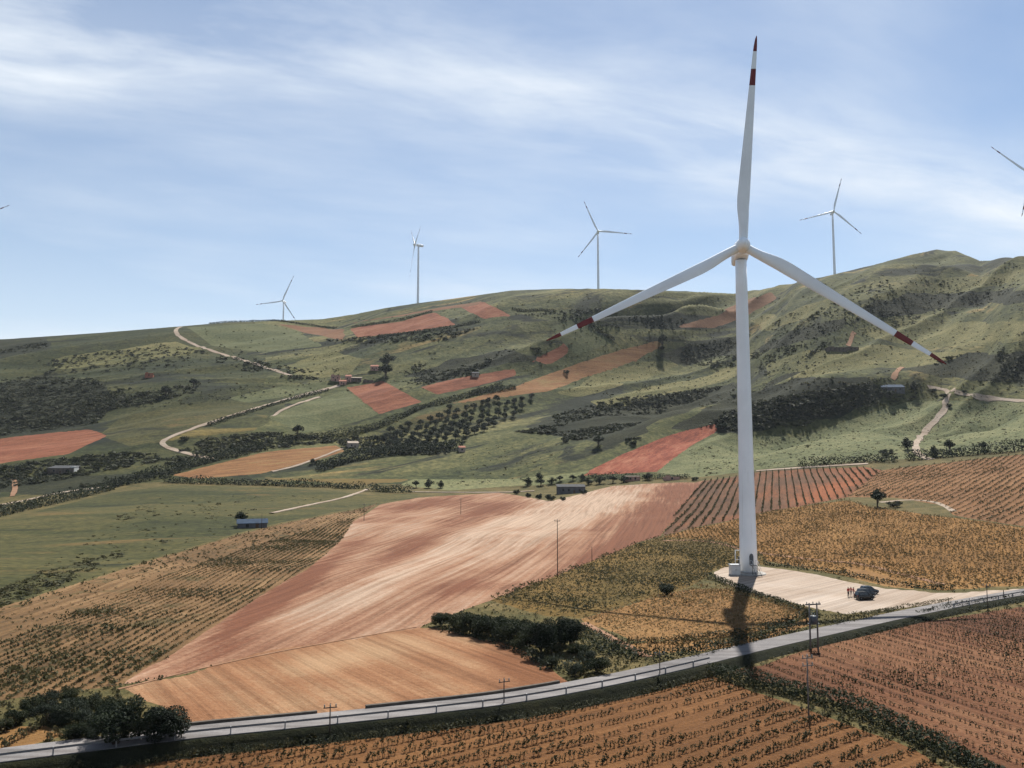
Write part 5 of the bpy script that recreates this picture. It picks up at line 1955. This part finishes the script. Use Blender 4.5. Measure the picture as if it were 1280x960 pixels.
def pole(u, vb, vt, label, mat=pole_wood, arms=1, r0=.075, lamp=False):
    p = cast([u], [vb])[0]
    h = (vb - vt) * p[1] / FPX
    r = empty('utility_pole', tuple(p), random.uniform(-.5, .5))
    MB().tube([(0, 0, -.4), (0, 0, h)], [r0, r0 * .62], 10).build('shaft', mat, r)
    for k in range(arms):
        z = h - .35 - .7 * k
        MB().box((0, -r0 * .9, z), (1.2, .07, .08)).build('crossarm', mat, r)
        for x in (-.5, 0, .5):
            MB().lathe([(.02, 0), (.05, .03), (.07, .1), (.045, .14), (.06, .2), (.02, .26)], 8).build('insulator', ceramic, r, (x, -r0 * .9, z + .05))
    tag(r, label, 'utility pole', 'utility poles')
    return r


pole(226, 938, 905, 'short roadside pole right of the pair of dark trees')
pole(412, 925, 882, 'roadside pole below the left part of the orange field')
pole(630, 892, 850, 'roadside pole below the right part of the orange field')
pole(825, 853, 816, 'roadside pole below the narrow golden strip')
pole(697, 722, 651, 'tall pole on the right border of the pink field', pole_wood, 1, .10)
pole(576, 643, 623, 'distant pole in the top of the pink field', pole_wood, 1, .12)
pole(455, 651, 630, 'distant pole at the top left corner of the pink field', pole_wood, 1, .12)
pole(740, 707, 684, 'small pole at the edge of the green vineyard', pole_wood, 0, .09)
pole(1011, 896, 822, 'tall pole standing against the diagonal hedge', pole_conc, 2, .085)
pole(1235, 766, 731, 'roadside pole near the right edge of the picture')
pole(1255, 752, 738, 'short marker pole right of the roadside pole', pole_wood, 0, .1)
pole(327, 661, 642, 'pole behind the blue roofed hut', pole_wood, 0, .1)


def transformer_pole():
    p = cast([1018], [812])[0]
    r = empty('transformer_pole', tuple(p), .25)
    h = 56 * p[1] / FPX
    for x in (-.55, .55):
        MB().tube([(x, 0, -.4), (x, 0, h)], [.12, .09], 10).build('shaft', pole_conc, r)
    MB().box((0, 0, h - .2), (2.2, .14, .16)).build('crossarm', dark_steel, r)
    MB().box((0, 0, h * .55), (1.5, .5, .12)).build('platform', dark_steel, r)
    tk = MB().lathe([(.42, 0), (.42, .9), (.3, .98)], 14).build('tank', door_grey, r, (0, 0, h * .55 + .06))
    for x in (-.18, .18):
        MB().lathe([(.04, 0), (.07, .06), (.05, .12), (.07, .18), (.03, .3)], 8).build('bushing', ceramic, tk, (x, 0, .98))
    for x in (-.9, 0, .9):
        MB().lathe([(.02, 0), (.06, .05), (.08, .14), (.05, .2), (.02, .3)], 8).build('insulator', ceramic, r, (x, 0, h - .12))
    tag(r, 'twin concrete pole carrying a dark transformer beside the road', 'utility pole')


transformer_pole()

# ------------------------------------------------------------------ fence posts along the pad
post_me = MB().tube([(0, 0, -.2), (0, 0, 1.2)], .05, 6).mesh('fence_post', pole_wood)
for (u, v) in [(962, 752), (975, 756), (988, 761), (1002, 766), (1186, 757), (1212, 757), (945, 747)]:
    q = cast([u], [v])[0]
    tag(add_obj('fence_post', post_me, None, tuple(q)), 'thin wooden post along the rim of the gravel pad', 'post', 'posts along the gravel pad')

# ------------------------------------------------------------------ cars
glass = flat_mat('car_glass', (.03, .04, .05, 1), .08, .6, 0, .05)
tyre_m = flat_mat('tyre', (.02, .02, .02, 1), .85, .2)
rim_m = flat_mat('rim', (.45, .46, .48, 1), .35, .5, .8)
lamp_w = flat_mat('headlight_glass', (.75, .76, .78, 1), .1, .6)
lamp_r = flat_mat('taillight_red', (.35, .02, .02, 1), .2, .5)
plate_m = flat_mat('number_plate', (.7, .7, .68, 1), .5, .3)


def car(u, v, rz, colr, label):
    p = cast([u], [v])[0]
    r = empty('parked_car', (p[0], p[1], p[2] + .005), rz)
    paint = flat_mat('car_paint', colr, .25, .5, .2, .04)
    r.scale = (.84, .84, .9)
    # lengthways stations: x, sill z, shoulder z, roof z (or None), half width at the shoulder
    st = [(-1.80, .42, .62, .74), (-1.74, .26, .86, .80), (-1.4, .22, .92, .82), (-.6, .2, .95, .83), (.3, .2, .95, .83), (.9, .2, .93, .83), (1.35, .22, .86, .81), (1.7, .26, .72, .77), (1.80, .38, .58, .70)]
    P = []
    for (x, zb, zs, hw) in st:
        P += [(x, -hw * .92, zb), (x, -hw, zb + .16), (x, -hw, (zb + zs) / 2 + .1), (x, -hw * .94, zs), (x, 0, zs + .03), (x, hw * .94, zs), (x, hw, (zb + zs) / 2 + .1), (x, hw, zb + .16), (x, hw * .92, zb)]
    n = 9
    F_ = []
    for i in range(len(st) - 1):
        for k in range(n):
            F_.append((i * n + k, i * n + (k + 1) % n, (i + 1) * n + (k + 1) % n, (i + 1) * n + k))
    mb = MB().add(P, F_)
    mb.f += [tuple(range(n))[::-1], tuple((len(st) - 1) * n + k for k in range(n))]
    mb.s += [False, False]
    # cabin
    cab = [(-1.70, .78, .90), (.98, .78, .90), (-1.48, .64, 1.47), (-.95, .62, 1.52), (.22, .62, 1.50), (.32, .62, 1.47)]
    lo = [(-1.70, -.76, .88), (.98, -.76, .88), (.98, .76, .88), (-1.70, .76, .88)]
    hi = [(-1.45, -.62, 1.46), (.26, -.62, 1.46), (.26, .62, 1.46), (-1.45, .62, 1.46)]
    rt = [(-1.3, -.52, 1.52), (.12, -.52, 1.52), (.12, .52, 1.52), (-1.3, .52, 1.52)]
    mb.add(lo + hi + rt, [(0, 1, 5, 4), (1, 2, 6, 5), (2, 3, 7, 6), (3, 0, 4, 7), (4, 5, 9, 8), (5, 6, 10, 9), (6, 7, 11, 10), (7, 4, 8, 11), (8, 9, 10, 11)])
    body = mb.build('body', paint, r)

    def pane(name, a, b, c, d, nx, ny):
        q = [Vector(t) for t in (a, b, c, d)]
        nn = (q[1] - q[0]).cross(q[3] - q[0]).normalized() * .012
        if nn.dot(Vector((nx, ny, .3))) < 0:
            nn = -nn
        MB().add([t + nn for t in q], [(0, 1, 2, 3)]).build(name, glass, body)
    L = lambda a, b, t: tuple(a[i] * (1 - t) + b[i] * t for i in range(3))

    def quad(i, j, s0, s1, t0, t1):
        a, b = L(lo[i], lo[j], s0), L(lo[i], lo[j], s1)
        c, d = L(hi[i], hi[j], s1), L(hi[i], hi[j], s0)
        return L(a, d, t0), L(b, c, t0), L(b, c, t1), L(a, d, t1)
    pane('windscreen', *quad(1, 2, .08, .92, .12, .92), 1, 0)
    pane('rear_window', *quad(3, 0, .1, .9, .15, .9), -1, 0)
    for (s0, s1) in ((.08, .46), (.5, .88)):
        pane('side_window', *quad(0, 1, s0, s1, .15, .9), 0, -1)
        pane('side_window', *quad(2, 3, 1 - s1, 1 - s0, .15, .9), 0, 1)
    for x in (-1.15, 1.12):
        for y in (-.74, .74):
            w = empty_child = MB().lathe([(.2, -.09), (.29, -.1), (.31, -.06), (.31, .06), (.29, .1), (.2, .09)], 18, 'Y').build('wheel', tyre_m, r, (x, y, .31))
            MB().lathe([(.02, -.095), (.19, -.08), (.19, .08), (.02, .095)], 14, 'Y').build('rim', rim_m, w)
    for y in (-.55, .55):
        MB().box((1.73, y, .68), (.14, .26, .15)).build('headlight', lamp_w, r)
        MB().box((-1.77, y * 1.18, .78), (.08, .14, .26)).build('taillight', lamp_r, r)
    MB().box((1.80, 0, .42), (.04, .5, .11)).build('number_plate', plate_m, r)
    for y in (-.88, .88):
        MB().box((.62, y, 1.0), (.12, .16, .12)).build('mirror', paint, body)
    tag(r, label, 'car', 'cars parked on the gravel pad')


car(1080.5, 749.5, R_(8), (.010, .011, .013, 1), 'black small car, nearest of the three on the gravel pad')
car(1082.5, 745.8, R_(10), (.016, .026, .040, 1), 'dark blue grey small car between the two others')
car(1086.5, 742.2, R_(8), (.022, .040, .065, 1), 'blue small car, farthest of the three on the gravel pad')

# ------------------------------------------------------------------ people
skin = flat_mat('skin', (.42, .25, .18, 1), .6, .3)
hair_m = flat_mat('hair', (.03, .02, .015, 1), .7, .3)
red_cloth = flat_mat('red_cloth', (.55, .05, .035, 1), .8, .2)
coral_cloth = flat_mat('coral_cloth', (.60, .16, .11, 1), .8, .2)
trouser = flat_mat('dark_trousers', (.03, .03, .04, 1), .8, .2)
pale_trouser = flat_mat('pale_trousers', (.55, .48, .44, 1), .8, .2)


def person(u, v, rz, top, legs, label, arm=.35):
    p = cast([u], [v])[0]
    J = {'pelvis': (0, 0, .95, .15), 'waist': (0, 0, 1.08, .13), 'chest': (0, 0, 1.30, .17), 'neck': (0, 0, 1.47, .06), 'head': (0, -.01, 1.60, .095), 'crown': (0, 0, 1.70, .075)}
    E_ = [('pelvis', 'waist'), ('waist', 'chest'), ('chest', 'neck'), ('neck', 'head'), ('head', 'crown')]
    for s_, q in ((-1, 'l'), (1, 'r')):
        J.update({q + 'hip': (s_ * .10, 0, .88, .095), q + 'knee': (s_ * .12, -.02, .48, .065), q + 'ankle': (s_ * .13, .02, .08, .045), q + 'toe': (s_ * .15, -.14, .04, .04),
                  q + 'sho': (s_ * .19, 0, 1.40, .07), q + 'elb': (s_ * .27, .02, 1.12, .048), q + 'wri': (s_ * .26, -arm * .4, .90 + arm * .25, .034), q + 'hand': (s_ * .25, -arm * .6, .82 + arm * .25, .036)})
        E_ += [('pelvis', q + 'hip'), (q + 'hip', q + 'knee'), (q + 'knee', q + 'ankle'), (q + 'ankle', q + 'toe'), ('chest', q + 'sho'), (q + 'sho', q + 'elb'), (q + 'elb', q + 'wri'), (q + 'wri', q + 'hand')]
    names = list(J)
    me = bpy.data.meshes.new('person_skeleton')
    me.from_pydata([J[k][:3] for k in names], [(names.index(a), names.index(b)) for a, b in E_], [])
    o = bpy.data.objects.new('person', me)
    col.objects.link(o)
    o.modifiers.new('skin', 'SKIN')
    sv = me.skin_vertices[0].data if me.skin_vertices else None
    if sv is None:
        bpy.context.view_layer.objects.active = o
        bpy.ops.mesh.customdata_skin_add()
        sv = me.skin_vertices[0].data
    for i, k in enumerate(names):
        sv[i].radius = (J[k][3], J[k][3] * (.7 if k in ('chest', 'waist', 'pelvis') else 1))
        sv[i].use_root = (k == 'pelvis')
    ss = o.modifiers.new('sub', 'SUBSURF')
    ss.levels = ss.render_levels = 2
    bpy.context.view_layer.update()
    me2 = bpy.data.meshes.new_from_object(o.evaluated_get(bpy.context.evaluated_depsgraph_get()))
    o.modifiers.clear()
    o.data = me2
    me2.materials.clear()
    for m in (top, legs, skin, hair_m):
        me2.materials.append(m)
    for f in me2.polygons:
        c = f.center
        f.use_smooth = True
        f.material_index = 0 if 1.0 <= c.z < 1.46 else 1
        if c.z >= 1.46:
            f.material_index = 3 if (c.z > 1.65 or (c.y > .02 and c.z > 1.52)) else 2
        if abs(c.x) > .2 and c.z < 1.0 and c.z > .6:
            f.material_index = 2
        if c.z < .09:
            f.material_index = 3
    o.location = (p[0], p[1], p[2])
    o.rotation_euler = (0, 0, rz)
    tag(o, label, 'person', 'people beside the parked cars')


person(1060.5, 746.5, R_(30), red_cloth, trouser, 'person in red top and dark trousers, leftmost by the cars')
person(1064.0, 746.0, R_(-40), coral_cloth, pale_trouser, 'person in coral top and pale trousers, middle of three by the cars', .15)
person(1067.3, 746.5, R_(60), red_cloth, pale_trouser, 'person in red top closest to the black car', .5)

# ------------------------------------------------------------------ air
def haze():
    me = MB().box((0, 0, 150), (19000, 19000, 560)).mesh('haze', [])
    m = bpy.data.materials.new('haze_air')
    m.use_nodes = True
    t = m.node_tree
    t.nodes.remove(t.nodes['Principled BSDF'])
    v = N(t, 'ShaderNodeVolumePrincipled', inp={'Density': HAZE, 'Anisotropy': 0.1})
    v.inputs['Color'].default_value = (.82, .90, 1.0, 1)
    LK(t, v.outputs[0], t.nodes['Material Output'].inputs['Volume'])
    me.materials.clear()
    me.materials.append(m)
    o = add_obj('haze', me)
    tag(o, 'thin blue summer haze over the whole valley', kind='stuff')


HAZE = 0.000035
haze()
